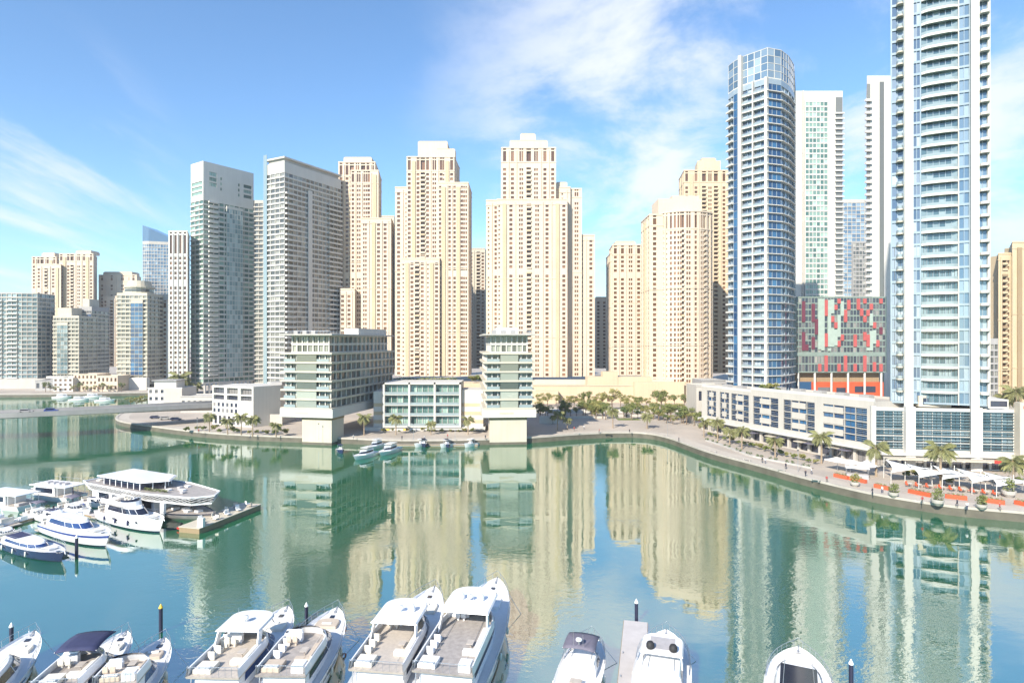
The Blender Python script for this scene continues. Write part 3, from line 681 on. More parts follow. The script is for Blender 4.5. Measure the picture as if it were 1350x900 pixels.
T.facade((X(1060, 385)-X(1049, 385), -1.2), (X(1090, 385)-X(1049, 385), -1.2), 8, zt - 4,
         [(0.5 + i*2.35, 2.5 + i*2.35, [(10 + k*3.3, 12.4 + k*3.3) for k in range(int((zt-16)/3.3))]) for i in range(6)], depth=0.3)
for k in range(int((zt - 20)/3.3)):
    if k == 0: m = MB(); m.box(w_ - 5, w_ + 0.5, -1.2, -0.02, -0.3, 0.6); bal = m.build('balcony', 'white', T.root); o = bal
    else: o = bal.copy(); scene.collection.objects.link(o); o.parent = T.root
    o.location = (0, 0, 12 + k*3.3)
m = MB(); m.box(w_ - 4.5, w_ - .2, -0.12, -0.02, 12, zt - 4); m.build('shaded_glazing', 'g_grey', T.root)
m = MB(); m.box(4.0, 4.9, -0.9, -0.02, 4, zt); m.build('pier', 'white2', T.root)
T.finish()
T, w_ = simple_glass('glass_tower', 'pale blue far tower seen through the gap right of the green glass strip', 560, 1106, 1146, 263, ('white2',), 'g_sky', 7, fh=3.6, gh=3.0, slab=0.4, zvis=60)
T.finish()
T, w_ = simple_glass('dark_tower', 'lower dark olive tower in front of the pale blue far tower', 480, 1124, 1146, 318, ('grey', 'beige'), 'g_grey', 5, zvis=60)
T.finish()
T, w_ = simple_glass('white_tower', 'white tower with toothed balconies close to the left edge of the tallest tower', 300, 1143, 1182, 100, ('white', 'grey'), 'g_grey', 0, zvis=40, side=5)
zt = Z(100, 300)
for k in range(int((zt - 20)/3.1)):
    if k == 0: m = MB(); m.box(-1.3, 1.8, -1.3, -0.02, -0.3, 0.8); bal = m.build('balcony', 'white', T.root); o = bal
    else: o = bal.copy(); scene.collection.objects.link(o); o.parent = T.root
    o.location = (0, 0, 12 + k*3.1)
m = MB(); m.box(-0.0, 1.6, -0.12, -0.02, 12, zt - 4); m.build('shaded_glazing', 'g_grey', T.root)
m = MB(); m.box(6.2, 8.4, -0.12, -0.02, 4, zt - 3); m.build('glass_strip', 'g_grey', T.root)
T.finish()

# ---------------------------------------------------------------- tallest tower on the right
Yr = 166.0
def P_(px): return (X(px, Yr + 3 - (px - 1172)*0.075), Yr + 3 - (px - 1172)*0.075)
P0, P1 = P_(1174), P_(1303)
cx, cy = P0; ang = math.atan2(P1[1]-P0[1], P1[0]-P0[0]); W_ = math.hypot(P1[0]-P0[0], P1[1]-P0[1])
T = Tower('tallest_tower', 'tallest blue glass tower with white piers and curved balconies, running out of the top', 'tower', (cx, cy, 0), ang, ('white', 'spandrel'), 'g_teal', 20)
U = lambda px: on_line(px, P0, P1)
FH = 3.33; zt = 168.0; z0 = 19.0; nf = int((zt - z0)/FH)
def bays(u0, u1, n, kind, gh=2.7, z=z0): 
    cw = (u1-u0)/n; return [(u0+i*cw+.06, u0+(i+1)*cw-.06, [(z + .5 + k*FH, z + .5 + gh + k*FH) for k in range(nf)], kind) for i in range(n)]
cols = bays(0.3, U(1191), 2, 1) + bays(U(1204), U(1213), 2, 1) + bays(U(1214), U(1263), 6, 0) + bays(U(1264), U(1278), 2, 2, 2.75) + bays(U(1290), W_ - .3, 2, 2)
T.facade((0, 0), (W_, 0), z0, zt, cols, depth=0.35, mi=1)
BL = (4.0, 26.0)
T.facade(BL, (0, 0), z0, zt, [(1 + 3.8*i, 4 + 3.8*i, [(z0 + .75 + k*FH, z0 + 3.1 + k*FH) for k in range(nf)], 1) for i in range(6)])
T.facade((W_, 0), (W_ + 3, 24), z0, zt, []); T.facade((W_ + 3, 24), BL, z0, zt, []); T.roof([(0, 0), (W_, 0), (W_ + 3, 24), BL], zt)
for pa, pb in ((1191.5, 1203), (1278.5, 1289.5)):
    m = MB(); m.box(U(pa), U(pb), -1.5, -0.01, GZ, zt + 1); m.build('pier', 'white', T.root)
def repeat(T, mk, name, mt, n, z, fh, rail=None):
    proto = None
    for k in range(n):
        if proto is None:
            m = MB(); mk(m); proto = m.build(name, mt, T.root); o = proto; kids = []
            if rail: mm = MB(); rail[0](mm); mm.build('balustrade', rail[1], proto)
            kids = list(proto.children)
        else:
            o = proto.copy(); scene.collection.objects.link(o); o.parent = T.root
            for kd in kids: c = kd.copy(); scene.collection.objects.link(c); c.parent = o
        o.location = (0, 0, z + k*fh)
def bow(m, u0, u1, d, z0, z1, n=8, th=None):
    pts = [(u0 + (u1-u0)*i/n, -0.3 - d*(1 - abs(2*i/n-1)**4)) for i in range(n+1)]
    if th: inner = [(p[0], p[1]+th) for p in pts]
    else: inner = [(p[0], -0.01) for p in pts]
    m.prism(pts + inner[::-1], z0, z1)
nv = nf - 4
repeat(T, lambda m: bow(m, U(1214.5), U(1262.5), .8, -0.32, 0.32), 'balcony', 'white', nv, z0 + FH*1, FH, (lambda m: bow(m, U(1214.5), U(1262.5), .75, 0.33, 1.1, th=0.06), 'balglass'))
repeat(T, lambda m: bow(m, U(1181), U(1191), 1.3, -0.2, 0.2), 'balcony', 'beige', nv, z0 + FH, FH, (lambda m: bow(m, U(1181.3), U(1190.5), 1.25, 0.31, 1.0, th=0.06), 'balglass'))
repeat(T, lambda m: bow(m, U(1290), W_ + .3, 1.2, -0.3, 0.35), 'balcony', 'white', nv, z0 + FH, FH)
m = MB(); m.box(U(1262.7), U(1264.2), -0.35, -0.01, z0, zt); m.box(W_ - .25, W_ + .35, -0.5, 0.4, z0, zt); m.build('trim', 'white2', T.root)
T.finish(kinds={0: 'g_teal', 1: 'g_blue', 2: 'g_sky'})

# far right tan tower, dark low block
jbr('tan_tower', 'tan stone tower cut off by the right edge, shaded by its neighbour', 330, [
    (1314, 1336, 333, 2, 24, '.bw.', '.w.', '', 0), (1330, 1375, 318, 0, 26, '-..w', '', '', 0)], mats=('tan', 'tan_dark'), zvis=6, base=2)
T, w_ = simple_glass('dark_block', 'lower dark block in the gap left of the tan tower', 300, 1300, 1316, 446, ('grey',), 'g_grey', 3, zvis=4); T.finish()

# ---------------------------------------------------------------- red and green office
Yo = 262.0; cx = X(1047, Yo); w_ = X(1169, Yo) - cx
T = Tower('patterned_office', 'office block clad in pale green and red panels over an orange podium', 'office building', (cx, Yo, 0), 0, ('grey', 'grid'), 'g_shop', 10)
zt = Z(391, Yo); zm = Z(466, Yo); zb = Z(491, Yo)
nfl, nb = 9, 28
rows = [(zm + 0.3 + k*(zt - zm - .6)/nfl + .35, zm + 0.3 + (k+1)*(zt - zm - .6)/nfl - .25) for k in range(nfl)]
cols = [(0.5 + i*(w_-1)/nb + .12, 0.5 + (i+1)*(w_-1)/nb - .12, rows, 0) for i in range(nb)]
T.facade((0, 0), (w_, 0), zm, zt, cols, depth=0.2, mi=1)
rows2 = [(zb + 0.5 + k*3.6, zb + 3.5 + k*3.6) for k in range(2)]
T.facade((0, 0), (w_, 0), zb, zm, [(c[0], c[1], rows2, 0) for c in cols], depth=0.2, mi=1)
OBL = (X(1046, Yo + 26) - cx, 26)
T.facade(OBL, (0, 0), zb, zt, [(1+3*i, 3.2+3*i, rows2 + rows, 0) for i in range(8)]); T.facade((w_, 0), (w_+9, 26), zb, zt, []); T.facade((w_+9, 26), OBL, zb, zt, [])
T.roof([(0, 0), (w_, 0), (w_+9, 26), OBL], zt); T.roof([(0, 0), (w_, 0), (w_+9, 26), OBL], zb)
def panels(name, cells, mt, d):
    proto = None
    for i, k, h in cells:
        u0 = 0.5 + i*(w_-1)/nb; z_ = zm + 0.3 + k*(zt - zm - .6)/nfl
        m = MB(); m.box(u0, u0 + (w_-1)/nb, -d, -0.01, z_, z_ + h*(zt - zm - .6)/nfl - .05); m.build(name, mt, T.root)
rr = random.Random(3)
red = [(9, 6, 2.6), (9, 1, 2.2), (11, 5, 1), (12, 4, 1), (13, 8, .8), (12, 7, .8), (15, 5, 2), (16, 7, 1.6), (19, 7, 1.8), (14, 2, 1), (13, 1, 1), (18, 1, 2), (20, 6, 1.2), (21, 5, 1),
       (21, 2, 1.4), (21, 8, .8), (22, 6, 1), (24, 4, 1), (23, 7, 1), (25, 1, 1.1), (26, 8, .8), (22, 1, 2)]
panels('red_panel', red, 'red', 0.35)
green = [(7, 0.6, 8.2), (8, 0.4, 8.4), (10, 1, 7.6), (11, 1, 3), (11, 6.4, 2.3), (12, 1.2, 2.6), (13, 2.6, 3.6), (10, .3, .5), (14, 6, 2.4), (22, .4, .5), (23, 0.4, 3.2), (23, 4.4, 2), (24, 1.5, 2.2)]
panels('pale_panel', green, 'pale_green', 0.3)
panels('maroon_panel', [(2, 5, 3.4), (2, 0.4, 3), (5, 5, 3), (5, 0.6, 2), (6, 3, 2.5), (3, .4, 1), (26, 3, 1.2)], 'maroon', 0.3)
for i, hh in ((7, 1), (9, 2), (13, 1), (15, 2), (18, 1), (21, 2), (24, 1.2), (26, 1)):
    m = MB(); u0 = 0.5 + i*(w_-1)/nb; m.box(u0, u0 + (w_-1)/nb, -0.3, -.01, zb + .5, zb + .5 + 3.6*hh - .3); m.build('red_panel', 'red', T.root)
m = MB(); m.box(0.4, w_ - .4, 1.5, 25, 2, zb - 4.2); m.build('orange_podium', 'orange', T.root)
m = MB()
for i in range(6): m.lathe([(0.45, 2), (0.45, zb)], (2 + i*(w_-4)/5, 0.6, 0), 10)
m.build('columns', 'white', T.root)['kind'] = 'stuff'
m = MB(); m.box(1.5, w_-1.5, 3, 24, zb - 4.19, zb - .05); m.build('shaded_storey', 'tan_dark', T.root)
m = MB(); m.box(0.4, 8, 1.2, 1.48, 2, zb - 4); m.build('dark_glazing', 'g_deep', T.root)
for a, b, c in ((11, 17, 2.2), (19, 23, 2.0), (27, 36, 2.6)):
    m = MB(); m.box(a, b, 1.38, 1.48, zb - 8.6, zb - 8.6 + c); m.build('window', 'g_shop', T.root)
T.finish()

# ---------------------------------------------------------------- pier buildings over the water
def pier_building(name, label, loc, rz, w_, dep, ped, side_bays, plant):
    T = Tower(name, label, 'building', loc, rz, ('white', 'white2'), 'g_pier', 10)
    zb = 9.6; zf = 12.7; FHp = 3.18; ztop = zf + 6*FHp
    m = MB(); m.box(-1.4, w_ + 1.2, -1.2, dep, zb, zf - .1); m.build('base_slab', 'white', T.root, bevel=0.08)
    m = MB(); m.box(4.5, 9.5, -1.26, -1.2, zb + 1.2, zb + 1.9); m.build('sign', 'beige', T.root)
    m = MB(); m.box(*ped, -2, 9.595); m.build('pedestal', 'beige', T.root, bevel=0.05)
    m = MB(); m.box(ped[0]-.05, ped[1]+.05, ped[2]-.05, ped[3]+.05, -2, 0.9); m.build('tide_mark', 'quay', T.root)
    m = MB(); m.box(ped[0]-.12, ped[1]+.12, ped[2]-.12, ped[3]+.12, 8.7, 9.59); m.build('capital', 'tan_dark', T.root)
    poly = [(0, 0), (w_, 0), (w_, dep), (0, dep)]
    banded(T, poly, zf - .1, ztop, [8, side_bays, 0, side_bays], fh=FHp, gh=2.35, slab=0.55, out=0, pane=[0, 1, 0, 0])
    for k in range(7):
        m = MB(); m.box(-1.1, w_ + 0.9, -1.3, dep, -0.28, 0.34)
        if k == 0: pr = m.build('floor_slab', 'beige', T.root); o = pr
        else: o = pr.copy(); scene.collection.objects.link(o); o.parent = T.root
        o.location = (0, 0, zf + k*FHp)
    for k in range(6):
        for (a, b) in ((0.2, 4.6), (w_ - 4.8, w_ - .2)):
            m = MB(); m.box(a, b, -1.25, -1.19, 0.35, 1.35); o = m.build('balustrade', 'balglass', T.root); o.location = (0, 0, zf + k*FHp)
        m = MB(); m.box(4.9, w_ - 5.1, -0.9, -0.8, 0.35, 2.85); o = m.build('glass_screen', 'g_pier', T.root); o.location = (0, 0, zf + k*FHp)
    # set-back top storeys with the overhanging roof
    z = ztop + .35; poly2 = [(1.5, 1.5), (w_ - 1.5, 1.5), (w_ - 1.5, dep - 2), (1.5, dep - 2)]
    banded(T, poly2, z, z + 6.0, [7, side_bays, 0, side_bays], fh=3.0, gh=2.2, slab=0.4, out=0.15, pane=[0, 1, 0, 0])
    m = MB(); m.box(-1.2, w_ + 1.0, -1.4, dep, z + 6.0, z + 6.5); m.build('roof', 'concrete', T.root, bevel=.05)
    m = MB(); m.box(*plant, z + 6.5, z + 8.9); m.build('plant_room', 'white', T.root)
    m = MB()
    m.tube([(0, -.6, z + 7.5), (w_ - .2, -.6, z + 7.5), (w_ - .2, dep-1, z + 7.5)], .05)
    for i in range(14): m.tube([(i*w_/14, -.6, z + 6.5), (i*w_/14, -.6, z + 7.5)], .04)
    for i in range(24): m.tube([(w_ - .2, i*(dep-2)/24, z + 6.5), (w_ - .2, i*(dep-2)/24, z + 7.5)], .04)
    m.build('roof_rail', 'steel', T.root)
    for i in range(3):
        m = MB(); x = 2 + i*3.4; m.box(x, x + 1.6, 2, 3.6, z + 6.5, z + 7.7); m.build('air_unit', 'grey', T.root, bevel=.04)
    T.finish(kinds={0: 'g_pier', 1: 'g_grey'})
    return T
pier_building('pier_building', 'long pier building of green glass storeys standing on a pedestal in the water', (-79.8, 213.6, 0), R(-12), 17.6, 53, (6.4, 17.7, 0.2, 9), 14, (10, 16, 24, 50))
pier_building('pier_building', 'narrow pier building of green glass storeys in front of the broadest stone tower', (X(641, 211), 211, 0), R(5), 16.2, 36, (1.2, 14.2, 0.2, 9), 9, (4, 12, 8, 26))

# ---------------------------------------------------------------- white midrise between the pier buildings
Ym = 232.0; cx = X(507, Ym); w_ = X(607, Ym) - cx
T = Tower('white_midrise', 'white framed midrise of green glass balconies between the two pier buildings', 'building', (cx, Ym, 0), 0, ('white', 'white2'), 'g_green', 4)
zt = Z(504, Ym); zc = Z(561, Ym); bw = w_/3
m = MB()
for i in range(4): x = i*bw; m.box(x - .35, x + .35, -1.6, 0, zc, zt)
m.box(-.35, w_ + .35, -1.6, 0, zt - .6, zt); m.box(-.35, w_ + .35, -1.6, 0, zc - .4, zc); m.build('frame', 'white', T.root)
nfm = 4; fh = (zt - .6 - zc)/nfm
cols = []
for i in range(3):
    for j in range(4):
        u0 = i*bw + .5 + j*(bw-1)/4; cols.append((u0 + .1, u0 + (bw-1)/4 - .1, [(zc + k*fh + .5, zc + k*fh + fh - .5) for k in range(nfm)]))
T.facade((0, 0), (w_, 0), zc - .4, zt, cols, depth=0.4)
for k in range(nfm):
    for i in range(3):
        m = MB(); m.box(i*bw + .36, (i+1)*bw - .36, -1.5, -.01, zc + k*fh - .12, zc + k*fh + .12); m.build('balcony', 'white', T.root)
        m = MB(); m.box(i*bw + .36, (i+1)*bw - .36, -1.5, -1.44, zc + k*fh + .13, zc + k*fh + 1.1); m.build('balustrade', 'balglass', T.root)
T.facade((w_, 0), (w_, 16), 2, zt, []); T.facade((0, 16), (0, 0), 2, zt, []); T.facade((w_, 16), (0, 16), 2, zt, [])
T.roof([(0, 0), (w_, 0), (w_, 16), (0, 16)], zt - .01)
sw = X(640, Ym) - cx; sx = X(480, Ym) - cx
T.facade((sx, -1.0), (sw, -1.0), 2, zc - .45, [(sx*0 + 1.5 + i*3.9, 4.6 + i*3.9, [(2.3, 5.6)], 1) for i in range(11)], depth=.5)
T.roof([(sx, -1.0), (sw, -1.0), (sw, 14), (sx, 14)], zc - .45)
for (a, b, top) in ((X(492, Ym)-cx, -.4, 516), (w_ + .4, X(637, Ym)-cx, 514)):
    z_ = Z(top, Ym); m = MB()
    m.box(a, b, 0.5, 14, zc - .44, z_); m.build('wing', 'white', T.root)
    for k in range(3):
        m = MB(); m.box(a + .05, b - .05, 0.40, 0.49, zc + .9 + k*3.2, zc + 2.2 + k*3.2); m.build('window', 'terracotta' if 0 else 'tan', T.root)
m = MB(); m.box(X(503, Ym)-cx, X(514, Ym)-cx, -1.12, -1.02, 2.2, zc - 1.0); m.build('shop_front', 'yellow', T.root)
m = MB(); m.box(X(532, Ym)-cx, X(539, Ym)-cx, -1.12, -1.02, 2.2, zc - 1.0); m.build('shop_front', 'yellow', T.root)
m = MB(); m.box(X(541, Ym)-cx, X(565, Ym)-cx, -1.12, -1.02, 2.4, zc - 1.0); m.build('shop_front', 'canvas_white', T.root)
m = MB(); m.box(X(565, Ym)-cx, sw, -3.4, -1.02, zc - 1.1, zc - .8); m.build('canopy', 'white', T.root)
T.finish(kinds={0: 'g_green', 1: 'g_shop'})

# white low building on the left promenade
Yl = 242.0; A, B, C_ = (X(280, 250), 250), (X(334, 240), 240), (X(370, 250), 250)
cx, cy = B; ang = math.atan2(B[1]-A[1], B[0]-A[0])
T = Tower('white_lowrise', 'low white building with deep square windows on the promenade left of the long pier building', 'building', (cx, cy, 0), 0, ('white', 'white2'), 'g_shop', 3)
a, c = (A[0]-cx, A[1]-cy), (C_[0]-cx, C_[1]-cy); zt = Z(509, 243)
L = math.hypot(*a); g = L/3
cols = []
for i in range(3):
    u = i*g + .7; cols.append((u, u + g - 1.6, [(12.3, 14.2), (14.8, 17.2)], 0, 1.2))
T.facade(a, (0, 0), 6.4, zt, cols)
T.facade(a, (0, 0), 2, 6.4, [(1.2 + i*2.6, 2.7 + i*2.6, [(2.4, 5.8)], 0) for i in range(6)])
cols2 = [(0.8 + i*2.4, 1.9 + i*2.4, [(7.6, 9.0), (9.6, 11.2)]) for i in range(6)]
m = MB()
T.facade((0, 0), c, 2, zt, []); back = (a[0], a[1] + 18); bc = (c[0], c[1] + 18)
T.facade(c, bc, 2, zt, []); T.facade(back, a, 2, zt, []); T.roof([a, (0, 0), c, bc, back], zt - .6)
for i in range(6):
    t = (1.3 + i*2.5)/L
    for z_ in (7.2, 9.6):
        x, y = a[0]*(1-t), a[1]*(1-t); m = MB(); ex, ey = math.cos(ang), math.sin(ang); m.obox((x + ey*.06, y - ex*.06), (ex, ey), (-ey, ex), .6, .05, z_, z_ + 1.5); m.build('window', 'g_shop', T.root)
m = MB(); m.box(c[0] - 6, c[0] - 1, c[1] + 4, c[1] + 10, zt - .6, zt + 1); m.build('plant_room', 'grey', T.root)
T.finish()

# small buildings further left
def low_block(name, label, px0, px1, top, bot, Y, mats, pane, cols_n, rows_, dep=14, pitched=False):
    cx = X(px0, Y); w_ = X(px1, Y) - cx; zt = Z(top, Y); z0 = GZ
    T = Tower(name, label, 'building', (cx, Y, 0), 0, mats, pane, 2); H = zt - z0; cols = []
    for i in range(cols_n):
        g = w_/cols_n; fh = H/rows_
        cols.append((i*g + g*.25, i*g + g*.75, [(z0 + k*fh + fh*.25, z0 + k*fh + fh*.72) for k in range(rows_)]))
    T.facade((0, 0), (w_, 0), z0, zt, cols); T.facade((w_, 0), (w_, dep), z0, zt, []); T.facade((0, dep), (0, 0), z0, zt, []); T.facade((w_, dep), (0, dep), z0, zt, [])
    T.roof([(0, 0), (w_, 0), (w_, dep), (0, dep)], zt - .5)
    m = MB(); m.box(-.2, w_ + .2, -.25, -.02, zt - .35, zt + .15); m.build('cornice', mats[0], T.root)
    return T, w_, zt
T, w_, zt = low_block('white_pavilion', 'small white and grey building at the end of the bridge', 195, 240, 511, 536, 305, ('white', 'grey'), 'g_shop', 6, 3)
m = MB(); m.box(w_*.48, w_ + .1, -0.3, -.02, 3, zt - .4); m.build('panel_wall', 'white2', T.root)
m = MB(); m.box(w_*.05, w_*.7, 4, 12, zt - .5, zt + 3.2); m.build('upper_room', 'white', T.root); m = MB(); m.box(w_*.0, w_*.74, 3, 13, zt + 3.2, zt + 3.6); m.build('roof', 'grey', T.root); T.finish()
T, w_, zt = low_block('low_block', 'long grey low block with a dark window strip beside the bridge ramp', 238, 283, 522, 536, 290, ('concrete',), 'g_shop', 6, 1); T.finish()
T, w_, zt = low_block('cream_villa', 'white arcaded low building on the far left bank below the small striped tower', 70, 96, 498, 516, 412, ('white',), 'g_brown', 4, 3); T.finish()
T, w_, zt = low_block('cream_villa', 'cream low building with a flat roof on the far bank right of the arcaded one', 97, 128, 493, 516, 416, ('cream', 'tan'), 'g_brown', 6, 3); T.finish()
T, w_, zt = low_block('cream_villa', 'cream low building nearest the round-crowned tower on the far bank', 128, 155, 495, 516, 414, ('cream', 'tan'), 'g_brown', 5, 2); T.finish()
T, w_, zt = low_block('grey_garage', 'mauve-grey low building between the teal tower podium and the white arcade', 46, 70, 501, 516, 418, ('grey',), 'g_shop', 3, 1); T.finish()

# cream podium wall in the middle
Yp = 338.0; cx = X(640, Yp); w_ = X(925, Yp) - cx; zt = Z(508, Yp)
T = Tower('cream_podium', 'long cream podium wall with arched openings behind the promenade trees', 'building', (cx, Yp, 0), 0, ('cream2', 'tan'), 'g_brown', 2)
T.facade((0, 0), (w_, 0), GZ, zt, [(3 + 3.6*i, 4.6 + 3.6*i, [(2.6, 5.4)]) for i in range(20) if i % 4 != 3] + [(u, u + 2, [(9, 12.5)]) for u in (100, 112)])
T.facade((0, 40), (0, 0), GZ, zt, []); T.facade((w_, 0), (w_, 40), GZ, zt, []); T.roof([(0, 0), (w_, 0), (w_, 60), (0, 60)], zt - .8)
def pod(px0, px1, top, y0, y1, nm='terrace'):
    m = MB(); m.box(X(px0, Yp) - cx, X(px1, Yp) - cx, y0, y1, GZ, Z(top, Yp)); m.build(nm, 'cream2', T.root)
pod(775, 860, 497, 1.5, 12); pod(795, 815, 490, 1.2, 8); pod(640, 735, 514, -6, -.02, 'lower_terrace'); pod(835, 900, 503, -3, -.02, 'terrace')
m = MB(); m.box(0, w_, -.35, -.02, zt - .25, zt + .1); m.box(0, w_, -.2, -.02, zt - 5.5, zt - 5.1); m.build('cornice', 'cream', T.root)
m = MB(); m.box(X(660, Yp)-cx, X(900, Yp)-cx, 20, 22, zt - .8, zt + 2); m.build('parapet', 'cream', T.root)
T.finish()
# shaded gate wall beside the right waterfront block
T, w_, zt = low_block('grey_gateway', 'pale grey box-framed gateway at the left end of the waterfront block', 918, 957, 508, 560, 245, ('white2', 'grey'), 'g_shop', 3, 2)
m = MB(); m.box(3.2, w_ - .6, -.2, -.02, 12, zt - 1); m.build('panel', 'grey', T.root); T.finish()
T, w_, zt = low_block('rear_block', 'small mauve-grey roof block behind the gateway', 925, 958, 501, 530, 262, ('grey',), 'g_shop', 4, 3); T.finish()

# ---------------------------------------------------------------- right waterfront block with blue bays
def waterfront_block():
    segs = [((925, 234), (990, 208)), ((990, 208), (1152, 166))]
    T = Tower('waterfront_block', 'long cream low-rise with blue-black glass bays along the right promenade', 'building', (X(990, 208), 208, 0), 0, ('white2', 'white'), 'g_deep', 3)
    ox, oy = X(990, 208), 208
    bays_ = [[(932, 944), (949, 961), (964, 987)], [(993, 1026), (1033, 1074), (1085, 1143)]]
    Zt = 18.6
    pts = []
    for si, (a, b) in enumerate(segs):
        P, Q = (X(a[0], a[1]), a[1]), (X(b[0], b[1]), b[1]); L = math.hypot(Q[0]-P[0], Q[1]-P[1]); ex, ey = (Q[0]-P[0])/L, (Q[1]-P[1])/L
        lp0, lp1 = (P[0]-ox, P[1]-oy), (Q[0]-ox, Q[1]-oy); cols = []
        zt = Zt + (0.9 if si else 0)
        for (x0, x1) in bays_[si]:
            u0, u1 = on_line(x0, P, Q), on_line(x1, P, Q); n = max(1, round((u1-u0)/3.2)); g = (u1-u0)/n
            for j in range(n):
                cols.append((u0 + j*g + (0.06 if j else 0), u0 + (j+1)*g - (0.06 if j < n-1 else 0), [(7.9 + k*1.95, 7.9 + k*1.95 + 1.75) for k in range(5)], 0, .5))
            # cream spandrel panels standing across the bay
            for k in range(3):
                w0, w1 = u0 + (u1-u0)*.28, u0 + (u1-u0)*.72
                if x0 == 1085: w0, w1 = u0, u0 + (u1-u0)*.48
                m = MB(); c = (P[0]+ex*(w0+w1)/2-ox, P[1]+ey*(w0+w1)/2-oy); m.obox(c, (ex, ey), (-ey, ex), (w1-w0)/2, .10, 8.7 + k*3.2, 10.5 + k*3.2); m.build('spandrel_panel', 'white2', T.root)
            m = MB()
            for k in range(18):   # louvres at both ends of the bay
                for w0, w1 in ((u0 + .05, u0 + (u1-u0)*.26), (u0 + (u1-u0)*.74, u1 - .05)):
                    if x0 == 1085 and w0 < u0 + 2: continue
                    c = (P[0]+ex*(w0+w1)/2-ox + ey*-.05, P[1]+ey*(w0+w1)/2-oy + ex*.05); m.obox(c, (ex, ey), (-ey, ex), (w1-w0)/2, .08, 8.0 + k*.54, 8.1 + k*.54)
            m.build('louvres', 'steel', T.root)
        T.facade(lp0, lp1, 6.3, zt, cols)
        n = int(L/3.9)
        T.facade(lp0, lp1, GZ, 6.3, [(0.8 + i*3.9, 3.9 + i*3.9, [(2.3, 5.4)], 1, 1.0) for i in range(n)])
        m = MB(); c = ((lp0[0]+lp1[0])/2 + ey*.9, (lp0[1]+lp1[1])/2 - ex*.9); m.obox(c, (ex, ey), (-ey, ex), L/2, .9, 6.2, 6.9); m.build('fascia', 'white', T.root)
        for i in range(n):
            if i % 3 == 1: continue
            c = (lp0[0]+ex*(2.35 + i*3.9) + ey*1.3, lp0[1]+ey*(2.35 + i*3.9) - ex*1.3); m = MB(); m.obox(c, (ex, ey), (-ey, ex), 1.6, 1.2, 5.05, 5.25); m.build('awning', ('canvas_grey', 'canvas_white', 'beige')[i % 3], T.root)
        nx, ny = -ey, ex; q0 = (lp0[0]+nx*18, lp0[1]+ny*18); q1 = (lp1[0]+nx*18, lp1[1]+ny*18)
        T.roof([lp0, lp1, q1, q0], zt - .7); T.facade(q1, q0, GZ, zt, []); 
        if si: T.facade(lp1, q1, GZ, zt, [])
        else: T.facade(q0, lp0, GZ, zt, [])
        m = MB(); c = ((lp0[0]+lp1[0])/2 + nx*.25, (lp0[1]+lp1[1])/2 + ny*.25); m.obox(c, (ex, ey), (nx, ny), L/2, .3, zt, zt + .9); m.build('parapet', 'white', T.root)
        for k in range(5):
            u = 5 + k*8.0
            if u > L - 3: break
            c = (lp0[0]+ex*u + nx*8, lp0[1]+ey*u + ny*8); m = MB(); m.obox(c, (ex, ey), (nx, ny), 1.6, 1.1, zt - .69, zt + 1.0); m.build('air_unit', 'grey', T.root)
    T.finish(kinds={0: 'g_deep', 1: 'g_shop'})
waterfront_block()

# podium of the tallest tower: teal glass between the piers, shops below
P, Q = (X(1152, 165), 165), (X(1352, 158.5), 158.5); ox, oy = P; L = math.hypot(Q[0]-P[0], Q[1]-P[1]); ang = math.atan2(Q[1]-P[1], Q[0]-P[0])
T = Tower('glass_podium', 'teal ribbed glass podium with cream piers and shops at the foot of the tallest tower', 'building', (ox, oy, 0), ang, ('white', 'white2'), 'g_teal', 2)
Up = lambda px: on_line(px, P, Q)
cols = []
for a, b in ((1153.5, 1190), (1205, 1279), (1292, 1336)):
    u0, u1 = Up(a), Up(b); n = max(2, round((u1-u0)/2.4)); g = (u1-u0)/n
    cols += [(u0 + j*g + .05, u0 + (j+1)*g - .05, [(7.3 + k*1.7, 8.8 + k*1.7) for k in range(6)], 0) for j in range(n)]
T.facade((0, 0), (L, 0), 6.0, 18.2, cols, depth=.3)
T.facade((0, 0), (L, 0), GZ, 6.0, [(0.6 + i*3.1, 3.1 + i*3.1, [(2.3, 4.9)], 1, .8) for i in range(int(L/3.1))])
T.facade((L, 0), (L, 25), GZ, 18.2, []); T.facade((0, 25), (0, 0), GZ, 18.2, []); T.roof([(0, 0), (L, 0), (L, 25), (0, 25)], 17.6)
for a, b, d in ((1147, 1153, 1.0), (1191, 1203.5, 1.6), (1279.5, 1291, 1.6), (1337, 1352, 2.4)):
    m = MB(); m.box(Up(a), Up(b), -d, -.01, GZ, 18.6 if a != 1337 else 20.2); m.build('pier', 'beige' if a == 1337 else 'white', T.root)
for a, b in ((1153.5, 1190), (1205, 1279), (1292, 1336)):
    m = MB()
    for k in range(14): m.box(Up(a), Up(b), -.35, -.012, 7.2 + k*.77, 7.36 + k*.77)
    m.build('glass_ribs', 'g_teal', T.root)
m = MB(); m.box(Up(1153), L, -1.9, -.01, 5.6, 6.3); m.build('fascia', 'white', T.root)
m = MB(); m.box(Up(1160), Up(1330), -5.0, -1.91, 4.9, 5.2); m.build('canopy', 'beige', T.root)
m = MB(); m.box(Up(1296), Up(1320), -5.15, -5.02, 4.8, 5.7); m.build('red_sign', 'redpaint', T.root)
m = MB(); m.box(Up(1218), Up(1262), 3, 12, 18.2, 21.2); m.build('upper_room', 'beige', T.root)
m = MB(); m.box(Up(1224), Up(1256), 2.9, 3.0, 18.8, 20.6); m.build('window', 'g_shop', T.root)
m = MB(); m.box(Up(1293), Up(1336), 2, 14, 18.2, 20.6); m.build('upper_room', 'white', T.root)
m = MB(); m.box(Up(1297), Up(1334), 1.9, 2.0, 18.7, 20.2); m.build('window', 'g_shop', T.root)
